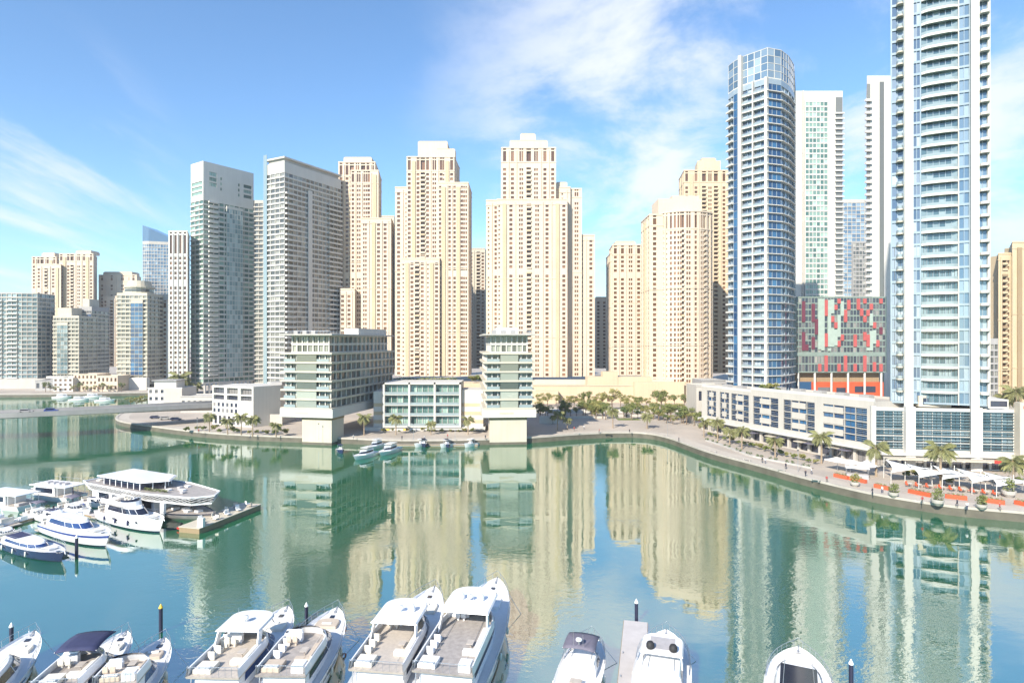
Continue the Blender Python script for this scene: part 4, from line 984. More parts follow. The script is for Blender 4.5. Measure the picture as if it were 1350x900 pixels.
# round orange sign on the end pier
m = MB(); cxs = Up(1347); n = 20
ring = []
for r, y in ((1.0, -2.41), (1.0, -2.55), (.6, -2.55), (.6, -2.41)): ring.append([(cxs + r*math.cos(2*math.pi*k/n), y, 19.0 + r*math.sin(2*math.pi*k/n)) for k in range(n)])
m.loft(ring, cap0=False, cap1=False); m.build('round_sign', 'orange', T.root)
T.finish(kinds={0: 'g_teal', 1: 'g_shop'})

# ---------------------------------------------------------------- bridge
def bridge():
    br = thing('road_bridge', 'pale concrete road bridge curving in low over the water from the left edge', 'bridge', (X(60, 225), 225, 0))
    cl = [(-420, 150), (-300, 190), (X(0, 222), 222), (X(80, 230), 230), (X(170, 241), 241), (X(235, 252), 252), (X(285, 262), 262), (X(330, 275), 278)]
    cl = smooth_poly(cl, 2); n = len(cl); Lc, Rc = offset(cl, 6.5), offset(cl, -6.5)
    zt = lambda i: 8.6 + 0.9*math.sin(math.pi*min(1, max(0, i/(n-1))))
    th = lambda i: 1.3 + 2.2*(abs(i/(n-1) - .45)*2)**2
    m = MB(); rings = []
    for i in range(n):
        z = zt(i); a, b = Rc[i], Lc[i]; ai = (a[0]*.8+b[0]*.2, a[1]*.8+b[1]*.2); bi_ = (a[0]*.2+b[0]*.8, a[1]*.2+b[1]*.8)
        rings.append([(a[0], a[1], z), (b[0], b[1], z), (b[0], b[1], z-.9), (bi_[0], bi_[1], z - th(i)), (ai[0], ai[1], z - th(i)), (a[0], a[1], z-.9)])
    m.loft(rings); m.build('deck', 'bridge', br, world=True)
    m = MB(); 
    R1, L1 = offset(cl, -3.6), offset(cl, 3.6)
    vs = []
    for i in range(n): vs += [(R1[i][0], R1[i][1], zt(i) + .006), (L1[i][0], L1[i][1], zt(i) + .006)]
    m.add(vs, [(2*i, 2*i+2, 2*i+3, 2*i+1) for i in range(n-1)]); m.build('roadway', 'asphalt', br, world=True)
    for nm, off in (('parapet', -6.2), ('parapet', 6.2)):
        m = MB(); c0, c1 = offset(cl, off - .15), offset(cl, off + .15); rings = [[(c0[i][0], c0[i][1], zt(i)), (c1[i][0], c1[i][1], zt(i)), (c1[i][0], c1[i][1], zt(i)+.9), (c0[i][0], c0[i][1], zt(i)+.9)] for i in range(n)]
        m.loft(rings); m.build(nm, 'bridge', br, world=True)
    m = MB(); 
    for i in (n-3,): m.obox(cl[i], (1, 0), (0, 1), 3, 6, 0, zt(i) - 2)
    m.build('abutment', 'concrete', br, world=True)
    return cl, zt, n
bcl, bzt, bn = bridge()

def slab_box(name, label, cat, px0, px1, Y0, Y1, z0, z1, mt, group=None):
    m = MB(); x0, x1 = X(px0, Y0), X(px1, Y0); m.box(0, x1 - x0, 0, Y1 - Y0, 0, z1 - z0); o = m.build(name, mt, bevel=.04); o.location = (x0, Y0, z0); tag(o, label, cat, group)
slab_box('garden_wall', 'low white garden wall on the plaza by the narrow pier building', 'wall', 711, 737, 252, 252.5, GZ, GZ + 3.0, 'white')
slab_box('garden_wall', 'long low pale wall along the plaza planting in the middle', 'wall', 745, 800, 268, 268.6, GZ, GZ + 1.0, 'white2')
slab_box('garden_wall', 'low pale wall before the dark shrubs right of the plaza', 'wall', 808, 862, 274, 274.6, GZ, GZ + 1.0, 'white2')
slab_box('lawn', 'small strip of lawn on the plaza', 'lawn', 815, 845, 262, 269, GZ, GZ + .05, 'leaf')
slab_box('garden_wall', 'pale retaining wall in front of the podium road', 'wall', 700, 905, 290, 290.6, GZ, GZ + 1.6, 'white')
slab_box('garden_wall', 'pale wall on the left bank behind the palms of the low building', 'wall', 336, 372, 246, 246.6, GZ, GZ + 4.5, 'white2')

haze_mat = bpy.data.materials.new('haze'); haze_mat.use_nodes = True; haze_mat.node_tree.nodes.clear()
_v = NN(haze_mat.node_tree, 'ShaderNodeVolumePrincipled'); _o = NN(haze_mat.node_tree, 'ShaderNodeOutputMaterial'); haze_mat.node_tree.links.new(_v.outputs[0], _o.inputs['Volume'])
_v.inputs['Color'].default_value = (0.93, 0.95, 1, 1); _v.inputs['Density'].default_value = 0.00018; _v.inputs['Anisotropy'].default_value = 0.2
haze_box = MB(); haze_box.box(-2500, 2500, -320, 2700, -3, 185)
o = haze_box.build('haze', haze_mat); tag(o, None, None, None, 'stuff')
# ================================================================ planting
def leaf_cluster(m, c, r, n, size, rg, squash=0.8):
    for _ in range(n):
        d = Vector((rg.gauss(0, 1), rg.gauss(0, 1), rg.gauss(0, 1))).normalized() * (r * rg.random()**0.45)
        p = Vector(c) + Vector((d.x, d.y, d.z*squash))
        u = Vector((rg.gauss(0, 1), rg.gauss(0, 1), rg.gauss(0, .7))).normalized(); v = u.cross(Vector((rg.gauss(0, 1), rg.gauss(0, 1), rg.gauss(0, 1)))).normalized()
        s = size*(0.6 + rg.random()*.8)
        m.add([p - u*s, p + v*s*.45, p + u*s, p - v*s*.45], [(0, 1, 2, 3)])
def make_tree(name, seed, h, r, leaf, trunk=True):
    rg = random.Random(seed); t = thing(name, '', None); cm = MB()
    cl = []
    for i in range(9):
        a = rg.random()*6.28; rr = r*(0.3 + .7*rg.random()); cl.append((math.cos(a)*rr, math.sin(a)*rr, h*(.52 + .38*rg.random())))
    cl.append((0, 0, h*.86))
    for c in cl: leaf_cluster(cm, c, r*(.26 + rg.random()*.22), 75, 0.22*max(1, r/2.2), rg)
    if trunk:
        m = MB(); m.tube([(0, 0, 0), (.08*h*.2, 0, h*.25), (0, .05*h*.3, h*.5)], .05*h**.8, 7, r2=.03*h**.8)
        for c in cl[:6]: m.tube([(0, 0, h*.38), (c[0]*.5, c[1]*.5, (h*.38 + c[2])/2 + .1), c], .02*h**.8, 5, r2=.02)
        m.build('trunk', 'bark', t)
    cm.build('crown', leaf, t)
    return t
def make_palm(name, seed, h, fr=2.9, n=26):
    rg = random.Random(seed); t = thing(name, '', None); m = MB(); lean = rg.uniform(-.25, .25)
    m.tube([(0, 0, 0), (lean*.3, 0, h*.35), (lean*.8, 0, h*.7), (lean, 0, h)], .27, 8, r2=.19)
    m.lathe([(.2, -.5), (.42, -.1), (.40, .25), (.1, .5)], (lean, 0, h), 8); m.build('trunk', 'palmtrunk', t)
    m = MB()
    for i in range(n):
        a = i*2.399 + rg.random()*.3; el = rg.uniform(-.35, 1.25); L = fr*(.8 + .3*rg.random()); pts = []
        p = Vector((lean, 0, h + .2)); d = el
        for k in range(8):
            pts.append(p.copy()); p = p + Vector((math.cos(a)*math.cos(d), math.sin(a)*math.cos(d), math.sin(d)))*(L/7); d -= .24 + .1*k/7
        side = Vector((-math.sin(a), math.cos(a), 0))
        for k in range(1, 7):
            w = .80*(1 - abs(k/7 - .42)*1.2)
            for sg in (1, -1):
                for j in (0, .5):
                    q = pts[k].lerp(pts[k+1], j); d2 = (pts[k+1] - pts[k]).normalized()
                    m.add([q, q + d2*.16, q + side*sg*w + d2*.38 - Vector((0, 0, .22*w + .1))], [(0, 1, 2)])
        m.add([pts[0] - side*.03, pts[0] + side*.03, pts[4] + side*.02, pts[7], pts[4] - side*.02], [(0, 1, 2, 3, 4)])
    m.build('fronds', 'frond', t); return t
palms = [make_palm('palm_tree', 11, 6.4, 4.0, 34), make_palm('palm_tree', 12, 7.2, 4.2, 36), make_palm('palm_tree', 13, 5.2, 3.8, 32)]
trees = [make_tree('leafy_tree', 21, 7.0, 2.7, 'leaf'), make_tree('leafy_tree', 22, 5.6, 2.4, 'leaf2'), make_tree('leafy_tree', 23, 4.6, 2.1, 'leaf3')]
bushes = [make_tree('bush', 31, 1.9, 1.25, 'leaf', False), make_tree('bush', 32, 2.0, 1.4, 'leaf2', False)]
used = {}
def place(proto, x, y, z=GZ, s=1.0, label=None, group=None, cat=None, rz=None):
    k = id(proto)
    if k not in used: used[k] = 1; o = proto
    else: o = copy_tree(proto)
    o.location = (x, y, z); o.scale = (s, s, s); o.rotation_euler = (0, 0, rnd.random()*6.28 if rz is None else rz)
    tag(o, label, cat, group); return o
def at(px, py, z=GZ): Y = YG(py, z); return X(px, Y), Y
pl = [  # px, py of the foot, size, prototype, label
 (1083, 611, 1.15, 1, 'palm with thick white-lit trunk before the largest blue window bay'),
 (1155, 628, 1.25, 0, 'palm at the seam of the cream block and the teal podium'),
 (1240, 640, 1.3, 1, 'broad golden palm over the white shade sails, below the teal podium'),
 (1336, 650, 1.2, 0, 'palm at the far right of the promenade under the orange round sign'),
 (1022, 603, 1.05, 2, 'palm before the second blue window bay of the cream block'),
 (978, 592, 1.0, 0, 'palm in the curved planting at the left end of the blue bays'),
 (962, 586, 0.95, 2, 'short palm second in the curved planting, beside a taller one'),
 (946, 581, 1.0, 1, 'palm in the curved planting, third from the blue bays'),
 (928, 576, 0.95, 0, 'palm at the inland end of the curved planting by the gateway'),
 (853, 565, 1.05, 2, 'palm alone in a round pit on the open plaza'),
 (808, 564, 1.0, 1, 'palm in the plaza beside twin dark posts'),
 (735, 567, 1.05, 0, 'palm on the plaza nearest the narrow pier building'),
 (748, 566, 0.8, 2, 'low bushy palm next to the plaza palm by the pier building'),
 (522, 573, 1.05, 0, 'palm before the left end of the white midrise'),
 (480, 574, 1.0, 1, 'palm in the gap under the long pier building'),
 (568, 573, 0.85, 2, 'palm before the middle of the white midrise'),
 (617, 573, 0.95, 0, 'palm before the right wing of the white midrise'),
 (300, 572, 1.0, 2, 'palm leftmost before the low building with deep square windows'),
 (318, 573, 1.0, 1, 'palm in the middle before the low building with deep square windows'),
 (333, 575, 1.05, 0, 'palm at the right corner of the low building with deep square windows'),
 (364, 576, 0.9, 2, 'palm by the blank wall next to the long pier building'),
 (276, 569, 0.9, 1, 'palm beside the bridge abutment'),
]
for px, py, s, k, lb in pl:
    x, y = at(px, py); place(palms[k], x, y, GZ, s*.86, lb, 'palms along the promenade', 'palm')
for i, (px, Y, s) in enumerate(((228, 335, 1.6), (238, 330, 1.9), (247, 338, 1.7), (256, 334, 1.4))):
    place(palms[i % 3], X(px, Y), Y, GZ, s, ['tall palm leftmost of the clump behind the white pavilion', 'tallest palm of the clump behind the white pavilion', 'palm second from the right in the clump behind the pavilion', 'shortest palm at the right of the clump behind the pavilion'][i], 'palms behind the pavilion', 'palm')
for i, (px, Y, s) in enumerate(((1326, 230, 1.3), (1340, 225, 1.5))):
    place(palms[i], X(px, Y), Y, GZ + 4, s, ['palm left of a taller one before the tan tower', 'taller palm before the tan tower at the right edge'][i], 'palms before the tan tower', 'palm')
# plaza trees: rows that look alike share one label
rg = random.Random(5)
back = [(712, 1.0), (722, 1.15), (733, .9), (748, .8), (757, 1.0), (768, .85), (775, 1.0), (786, .9), (794, 1.05), (818, .9), (829, 1.0), (841, .85), (852, .8), (866, 1.1), (877, 1.2), (889, .8), (902, .9)]
for px, s in back:
    Y = 318 + rg.uniform(-8, 8); place(trees[rg.choice((0, 1, 1))], X(px, Y), Y, GZ, s*1.15, 'small olive green tree in the row against the cream podium wall', 'trees against the podium wall', 'tree')
x, y = X(807, 300), 300; place(trees[1], x, y, GZ, 1.9, 'largest round-headed tree standing up against the cream podium wall', None, 'tree')
x, y = X(872, 296), 296; place(trees[0], x, y, GZ, 1.5, 'wide dark tree at the right end of the cream podium wall', None, 'tree')
mid = [(712, 262, 1.0, 0), (722, 268, .9, 1), (741, 262, .8, 2), (760, 276, .8, 2), (772, 280, .9, 1), (784, 272, .95, 2), (795, 278, 1.25, 2), (822, 282, .8, 2), (834, 284, .75, 0), (845, 280, .8, 2), (868, 262, 1.0, 2), (862, 268, .9, 0), (893, 262, 1.2, 2), (899, 252, 1.0, 2), (905, 248, 1.0, 0),
       (884, 258, 1.0, 0), (915, 245, .9, 1), (922, 238, .85, 0), (910, 258, .9, 1), (729, 250, .7, 2), (702, 275, .9, 1)]
for px, Y, s, k in mid:
    place(trees[k], X(px, Y), Y, GZ, s*1.1, 'low leafy tree in the plaza planting between the palms and the road', 'trees in the plaza planting', 'tree')
for px, Y, s, k in ((172, 318, .9, 1), (180, 312, 1.0, 1), (187, 316, 1.1, 1)):
    place(trees[k], X(px, Y), Y, GZ, s, 'golden green tree in the clump just beyond the bridge', 'golden trees beyond the bridge', 'tree')
for px, Y, s in ((60, 409, 1.0), (66, 412, .8), (74, 409, .7), (97, 410, .8), (105, 411, .9), (113, 410, .7), (124, 411, .8), (135, 410, .9), (146, 411, .8), (160, 410, .9)):
    place(trees[1 if s < .9 else 0], X(px, Y), Y, GZ, s, 'small tree on the far left bank before the low cream buildings', 'trees on the far bank', 'tree')
for i in range(64):
    px = rg.uniform(706, 925); Y = rg.uniform(262, 300) if px < 865 else rg.uniform(248, 285)
    place(trees[rg.choice((0, 1, 1, 2))], X(px, Y), Y, GZ, rg.uniform(.6, 1.15), 'leafy tree or shrub in the dense plaza planting before the podium road', 'trees in the plaza planting', 'tree')
for i in range(12):
    px = 246 + i*11.5 + rg.uniform(-3, 3); Y = YG(570 + (px - 246)*.05, GZ) + rg.uniform(2, 7)
    place(bushes[i % 2], X(px, Y), Y, GZ, rg.uniform(.7, 1.2), 'rounded shrub among those planted along the left bank promenade', 'shrubs on the left bank', 'bush')
for i in range(14):
    px = 505 + i*10 + rg.uniform(-3, 3)
    if 636 < px: break
    place(bushes[i % 2], X(px, 228), 228 + rg.uniform(-1, 1), GZ, rg.uniform(.45, .75), 'small shrub among those before the shops of the white midrise', 'shrubs before the midrise', 'bush')
for i in range(16):
    px = 936 + i*9.5; x, y = at(px, 578 + i*2.55)
    place(bushes[i % 2], x + 1.5, y + 4.5, GZ, rg.uniform(.6, 1.1), 'shrub in the line between the curved bed and the blue-bay block', 'shrubs before the blue bays', 'bush')
# clipped hedge behind the midrise, roof plants
def hedge(label, pts, r, z, n):
    m = MB(); rg = random.Random(9)
    for i in range(n):
        t = i/(n-1); x = pts[0][0]*(1-t)+pts[1][0]*t; y = pts[0][1]*(1-t)+pts[1][1]*t; leaf_cluster(m, (x, y, z + r*.7), r*rg.uniform(.7, 1.2), 55, .35, rg)
    o = m.build('hedge', 'leaf'); tag(o, label, 'hedge')
hedge('green planting showing over the roof of the white midrise', ((X(505, 262), 262), (X(600, 262), 262)), 1.6, Z(504, 262), 26)
m = MB(); m.box(X(503, 262), X(640, 262), 258.5, 270, GZ, Z(504, 262)); tag(m.build('terrace_block', 'cream2'), 'plain cream terrace block behind the white midrise', 'building')
for i, (px, Y, z, s, lb) in enumerate(((1008, 206, 18.9, 1.3, 'green bush on the roof of the cream block, left one'), (1016, 203, 18.9, 1.5, 'fullest green bush on the roof of the cream block'), (1025, 200, 18.9, 1.0, 'small bush on the cream block roof right of the full one'),
        (623, 259.5, Z(504, 262), 1.4, 'bush on the terrace left of the narrow pier building'), (632, 259.6, Z(504, 262), 1.7, 'larger bush on the terrace touching the narrow pier building'))):
    place(bushes[i % 2], X(px, Y), Y, z, s, lb, 'roof and terrace bushes', 'bush')
# low curved planting bed by the cream block
bed = [(930, 581), (952, 588), (972, 596), (990, 602), (1010, 606), (1040, 612), (1070, 618)]
rgb = random.Random(4)
m = MB(); bp = smooth_poly([at(a, b) for a, b in bed], 2); bo_ = offset(bp, 1.0)
m.add([(p[0], p[1], GZ + .45) for p in bp] + [(p[0], p[1], GZ + .45) for p in bo_] + [(p[0], p[1], GZ) for p in bp], [(i, i+1, len(bp)+i+1, len(bp)+i) for i in range(len(bp)-1)] + [(2*len(bp)+i, 2*len(bp)+i+1, i+1, i) for i in range(len(bp)-1)])
bd = thing('planting_bed', 'low curved kerbed bed of dark shrubs following the blue-bay block', 'planter', (bp[0][0], bp[0][1], GZ)); m.build('kerb', 'concrete', bd, world=True)
m = MB()
for i in range(len(bp) - 1):
    if i % 3 != 2: leaf_cluster(m, ((bp[i][0]+bo_[i][0])/2, (bp[i][1]+bo_[i][1])/2, GZ + .7), .6, 40, .2, rgb)
m.build('shrubs', 'leaf3', bd, world=True)

# ---------------------------------------------------------------- restaurant terrace on the right promenade
def pot(px, py, s, lb):
    x, y = at(px, py); t = thing('potted_bush', lb, 'plant pot', (x, y, GZ + .0), 0, 'big potted bushes on the promenade'); m = MB()
    m.lathe([(.45*s, 0), (.95*s, .55*s), (1.05*s, 1.0*s), (1.05*s, 1.12*s), (.9*s, 1.12*s), (.85*s, .95*s), (0.01, .95*s)], n=18); m.build('pot', 'pot', t, smooth=False)
    m = MB(); r = random.Random(int(px)); leaf_cluster(m, (0, 0, 1.9*s), 1.15*s, 260, .2, r, 1.0); leaf_cluster(m, (.3, 0, 2.5*s), .7*s, 90, .2, r, 1.0); m.build('foliage', 'leaf2' if int(px) % 2 else 'leaf', t)
pot(1127, 641, 1.0, 'potted bush at the left end of the restaurant terrace'); pot(1178, 655, 1.0, 'potted bush before the low red planter, second along the water')
pot(1236, 666, 1.15, 'largest bright green potted bush between the orange planters'); pot(1294, 671, .95, 'wide shallow potted bush by the sloping stone step')
pot(1252, 640, .8, 'small potted bush under the middle shade sail'); pot(1330, 655, 1.3, 'tall pale potted bush at the right end of the terrace')
def planter(pa, pb, lb, mt='orange'):
    a, b = at(*pa), at(*pb); t = thing('orange_planter', lb, 'planter', (a[0], a[1], GZ), 0, 'orange planters along the terrace'); L = math.hypot(b[0]-a[0], b[1]-a[1]); ex, ey = (b[0]-a[0])/L, (b[1]-a[1])/L
    m = MB(); m.obox(((a[0]+b[0])/2, (a[1]+b[1])/2), (ex, ey), (-ey, ex), L/2, .4, GZ, GZ + .85); m.build('box', mt, t, world=True, bevel=.03)
    m = MB(); r = random.Random(2)
    for i in range(int(L/.9)): leaf_cluster(m, (a[0]+ex*(.5+i*.9), a[1]+ey*(.5+i*.9), GZ + 1.05), .4, 26, .14, r)
    m.build('shrubs', 'leaf2', t, world=True)
planter((1100, 628), (1118, 632), 'orange planter beside the two white umbrellas', 'terracotta'); planter((1120, 632), (1142, 637), 'dark red planter beside the blue clad stall', 'terracotta')
planter((1153, 642), (1172, 646), 'red planter left of the first pair of shade sails', 'terracotta'); planter((1198, 649), (1227, 655), 'orange planter left of the largest potted bush')
planter((1246, 656), (1275, 659), 'orange planter right of the largest potted bush'); planter((1296, 661), (1325, 665), 'orange planter behind the wide shallow pot'); planter((1338, 664), (1352, 667), 'orange planter cut by the right edge')
def sail(px, Y, w, d, z, lb, rz):
    t = thing('shade_sail', lb, 'shade sail', (X(px, Y), Y, GZ), rz, 'white shade sails over the terrace'); n = 8; H = {}
    c = [(-w/2, -d/2, z - 1.3), (w/2, -d/2, z + .3), (w/2, d/2, z - 1.0), (-w/2, d/2, z + .7)]
    m = MB(); g = []
    for i in range(n+1):
        for j in range(n+1):
            u, v = i/n, j/n; pin = 1 - .16*(4*u*(1-u))*abs(2*v-1)**2; pin2 = 1 - .16*(4*v*(1-v))*abs(2*u-1)**2
            x = (u - .5)*w*pin2; y = (v - .5)*d*pin; zz = (c[0][2]*(1-u)*(1-v)+c[1][2]*u*(1-v)+c[2][2]*u*v+c[3][2]*(1-u)*v) - GZ; g.append((x, y, zz))
    fs = [(i*(n+1)+j, (i+1)*(n+1)+j, (i+1)*(n+1)+j+1, i*(n+1)+j+1) for i in range(n) for j in range(n)]
    m.add(g, fs); o = m.build('canopy', 'canvas_white', t, smooth=True); md = o.modifiers.new('thick', 'SOLIDIFY'); md.thickness = .05
    for p in c:
        m = MB(); m.tube([(p[0]*1.06, p[1]*1.06, 0), (p[0]*1.04, p[1]*1.04, p[2] - GZ + .5)], .09); m.build('post', 'white', t)
sail(1196, 147, 8, 6, 6.0, 'white shade sail leftmost of the row, by a pale wall', R(-18)); sail(1228, 143, 8, 6.5, 5.8, 'white shade sail next to the largest potted bush', R(-10))
sail(1262, 141, 8, 6.5, 5.8, 'white shade sail in the middle of the row below the golden palm', R(-16)); sail(1296, 138, 8, 6.5, 5.8, 'steeply folded white shade sail above the wide shallow pot', R(-8)); sail(1332, 135, 8, 6.5, 5.6, 'white shade sail touching the right edge', R(-14))
def umbrella(px, Y, sq, lb):
    t = thing('sun_umbrella', lb, 'umbrella', (X(px, Y), Y, GZ), R(20), 'white umbrellas left of the sails'); m = MB()
    if sq: m.loft([[(-2.2, -2.2, 2.6), (2.2, -2.2, 2.6), (2.2, 2.2, 2.6), (-2.2, 2.2, 2.6)], [(-2.2, -2.2, 2.75), (2.2, -2.2, 2.75), (2.2, 2.2, 2.75), (-2.2, 2.2, 2.75)], [(-.1, -.1, 3.5), (.1, -.1, 3.5), (.1, .1, 3.5), (-.1, .1, 3.5)]])
    else: m.lathe([(2.3, 2.7), (2.3, 2.85), (1.0, 3.6), (.05, 4.2)], n=8)
    m.build('canopy', 'canvas_white', t); m = MB(); m.tube([(0, 0, 0), (0, 0, 2.6)], .06); m.build('pole', 'steel', t)
umbrella(1104, 160, True, 'square white umbrella leftmost on the terrace'); umbrella(1121, 157, True, 'square white umbrella beside the tented one'); umbrella(1143, 153, False, 'peaked white tent umbrella before the cream pier')
def table_set():
    t = thing('dining_table', '', None); m = MB(); m.lathe([(.5, .70), (.5, .74)], n=14); m.build('table_top', 'white', t); m = MB(); m.lathe([(.25, 0), (.25, .03), (.04, .04), (.04, .70)], n=8); m.build('leg', 'dark', t)
    c = thing('terrace_chair', '', None); m = MB(); m.box(-.22, .22, -.22, .22, .42, .47); m.build('seat', 'orange', c, bevel=.01); m = MB(); m.box(-.22, .22, .19, .23, .47, .9); m.build('backrest', 'orange', c, bevel=.01)
    for i, j in ((-.19, -.19), (.19, -.19), (.19, .19), (-.19, .19)): m = MB(); m.tube([(i, j, 0), (i, j, .42)], .018, 5); m.build('leg', 'dark', c)
    return t, c
tbl, chr_ = table_set()
for i, px in enumerate((1199, 1212, 1226, 1243, 1257, 1270, 1287, 1301, 1315)):
    Y = 142.5 - (px - 1199)*.075; x = X(px, Y)
    place(tbl, x, Y, GZ, 1.1, 'small round white table under the terrace shade sails', 'terrace tables', 'table')
    for a in (0, 2.1, 4.2): place(chr_, x + math.sin(a)*1.0, Y - math.cos(a)*-1.0, GZ, 1.1, 'orange chair at a small white table under the shade sails', 'terrace chairs', 'chair', rz=-a)
for i, px in enumerate((1195, 1205, 1222, 1238, 1252, 1266, 1284, 1300, 1314, 1328, 1344)):
    Y = 152 - (px - 1195)*.05; place(bushes[i % 2], X(px, Y), Y, GZ, .8 + .3*((i*7) % 3)/2, 'shrub between the white shade sails and the shop fronts', 'shrubs behind the sails', 'bush')
# stall with mauve sides at the umbrellas
x, y = at(1130, 630); t = thing('terrace_kiosk', 'small mauve-sided kiosk between the umbrellas and the shade sails', 'kiosk', (x, y, GZ), R(-25))
m = MB(); m.box(-2.4, 2.4, -1.2, 1.2, 0, 1.1); m.build('counter', 'cushion_grey', t, bevel=.03); m = MB(); m.box(-2.6, 2.6, -1.5, 1.5, 2.6, 2.75); m.build('roof', 'canvas_white', t)
for i, j in ((-2.4, -1.2), (2.4, -1.2), (2.4, 1.2), (-2.4, 1.2)): m = MB(); m.tube([(i, j, 1.1), (i, j, 2.6)], .05); m.build('post', 'steel', t)

# people walking on the promenade
def person(px, py, lb, cloth, sw=0.0, rz=0.0):
    x, y = at(px, py); me = bpy.data.meshes.new('person')
    v = [(0, 0, .95), (0, 0, 1.2), (0, 0, 1.42), (0, 0, 1.52), (0, 0, 1.62), (0, 0, 1.74), (.10, .02, .88), (.11, .10 + sw, .5), (.11, .02 + sw*1.2, .08), (.11, -.10 + sw*1.2, .04), (-.10, .02, .88), (-.11, .02 - sw, .5), (-.11, .10 - sw*1.2, .08), (-.11, -.03 - sw*1.2, .04),
         (.20, 0, 1.40), (.25, .03 - sw, 1.13), (.24, -.08 - sw, .88), (-.20, 0, 1.40), (-.25, .03 + sw, 1.13), (-.24, -.08 + sw, .88)]
    e = [(0, 1), (1, 2), (2, 3), (3, 4), (4, 5), (0, 6), (6, 7), (7, 8), (8, 9), (0, 10), (10, 11), (11, 12), (12, 13), (2, 14), (14, 15), (15, 16), (2, 17), (17, 18), (18, 19)]
    r = [.15, .14, .15, .06, .10, .09, .09, .065, .045, .04, .09, .065, .045, .04, .06, .045, .035, .06, .045, .035]
    me.from_pydata(v, e, []); o = bpy.data.objects.new('person', me); scene.collection.objects.link(o); o.modifiers.new('skin', 'SKIN')
    if not me.skin_vertices: o.data.attributes
    for i, sv in enumerate(me.skin_vertices[0].data): sv.radius = (r[i], r[i]*.8 if i < 3 else r[i]); sv.use_root = (i == 0)
    me.materials.append(cloth); s = o.modifiers.new('sub', 'SUBSURF'); s.levels = s.render_levels = 1
    o.location = (x, y, GZ); o.rotation_euler = (0, 0, rz); tag(o, lb, 'person', 'people on the promenade')
def clothes(name, leg, top, skin=(.42, .26, .17)):
    m = bpy.data.materials.new(name); m.use_nodes = True; T = m.node_tree; p = T.nodes['Principled BSDF']; p.inputs['Roughness'].default_value = .85
    tc = NN(T, 'ShaderNodeTexCoord'); sp = NN(T, 'ShaderNodeSeparateXYZ'); T.links.new(tc.outputs['Object'], sp.inputs[0]); cr = NN(T, 'ShaderNodeValToRGB'); cr.color_ramp.interpolation = 'CONSTANT'
    dv = NN(T, 'ShaderNodeMath', operation='DIVIDE'); T.links.new(sp.outputs[2], dv.inputs[0]); dv.inputs[1].default_value = 2.0; T.links.new(dv.outputs[0], cr.inputs[0])
    el = cr.color_ramp.elements; el[0].color = (*leg, 1); el[1].position = .48; el[1].color = (*top, 1); e = el.new(.745); e.color = (*skin, 1); e = el.new(.845); e.color = (.03, .02, .015, 1)
    T.links.new(cr.outputs[0], p.inputs['Base Color']); return m
cA, cB, cC = clothes('dark_suit', (.02, .02, .03), (.03, .03, .05)), clothes('jeans_white_shirt', (.04, .05, .09), (.6, .6, .6)), clothes('shorts_red_top', (.12, .1, .08), (.35, .05, .05))
for px, py, lb, c, sw, rz in ((1005, 610, 'person in dark clothes pushing along the promenade near the curved bed', cA, .12, .6), (1009, 611, 'person in a white shirt walking beside one in dark clothes', cB, .1, .6), (1036, 618, 'person in dark clothes alone on the promenade before the blue bays', cA, .08, 2.2),
        (757, 568, 'person in a red top standing on the plaza right of the pier building', cC, .05, 0), (466, 579, 'person in a white shirt under the long pier building', cB, .1, 1.0), (895, 582, 'person in dark clothes by the bend of the quay', cA, .1, 1.3)):
    person(px, py, lb, c, sw, rz)
for i, (px, py) in enumerate(((1062, 628), (1070, 625), (1090, 636), (1150, 652), (1163, 650), (1216, 664), (1262, 668), (1275, 672), (1318, 673), (830, 571), (770, 566), (790, 571), (640, 579), (560, 580), (590, 578), (530, 580), (330, 578), (262, 571))):
    wh = ('beside the water on the right promenade' if px > 1050 else 'on the plaza' if px > 700 else 'on the midrise quay' if px > 500 else 'on the left bank')
    person(px, py, 'small figure in %s walking %s' % (('dark clothes', 'a white shirt', 'a red top')[i % 3], wh), (cA, cB, cC)[i % 3], .1, i*1.3)
def bench(px, py, rz):
    x, y = at(px, py); t = thing('park_bench', 'plain pale stone bench on the promenade paving', 'bench', (x, y, GZ), rz, 'benches on the promenade'); m = MB(); m.box(-1.2, 1.2, -.25, .25, .4, .5); m.build('seat', 'white2', t, bevel=.02)
    for i in (-.9, .9): m = MB(); m.box(i - .12, i + .12, -.2, .2, 0, .399); m.build('leg', 'concrete', t)
for px, py, rz in ((940, 596, -.9), (985, 607, -.9), (1030, 621, -1), (875, 574, -.2), (800, 571, 0), (760, 572, 0), (1075, 634, -1.0)): bench(px, py, rz)

# cars on the bridge and the road
def car(lb, loc, rz, paint, tall=0.0):
    t = thing('car', lb, 'car', loc, rz); m = MB()
    prof = [(-2.2, .35), (2.2, .35), (2.25, .75), (1.3, .95), (.7, 1.42 + tall), (-1.5, 1.45 + tall), (-2.1, 1.0)]
    m.loft([[(x, -.85, z) for x, z in prof], [(x, .85, z) for x, z in prof]]); m.build('body', paint, t, bevel=.06)
    m = MB(); m.loft([[(x, -.87, z) for x, z in ((-1.75, .98), (1.05, .98), (.62, 1.36 + tall), (-1.42, 1.38 + tall))], [(x, .87, z) for x, z in ((-1.75, .98), (1.05, .98), (.62, 1.36 + tall), (-1.42, 1.38 + tall))]]); m.build('side_glass', 'boatglass', t)
    for x in (-1.35, 1.35):
        for y in (-.8, .8):
            m = MB(); m.loft([[(x + .33*math.cos(a*.5236), y + d, .33 + .33*math.sin(a*.5236)) for a in range(12)] for d in (-.12, .12)]); m.build('wheel', 'rubber', t)
i0 = min(range(bn), key=lambda i: abs(675 + F*bcl[i][0]/bcl[i][1] - 68)); p, q = bcl[i0], bcl[i0+1]; a = math.atan2(q[1]-p[1], q[0]-p[0])
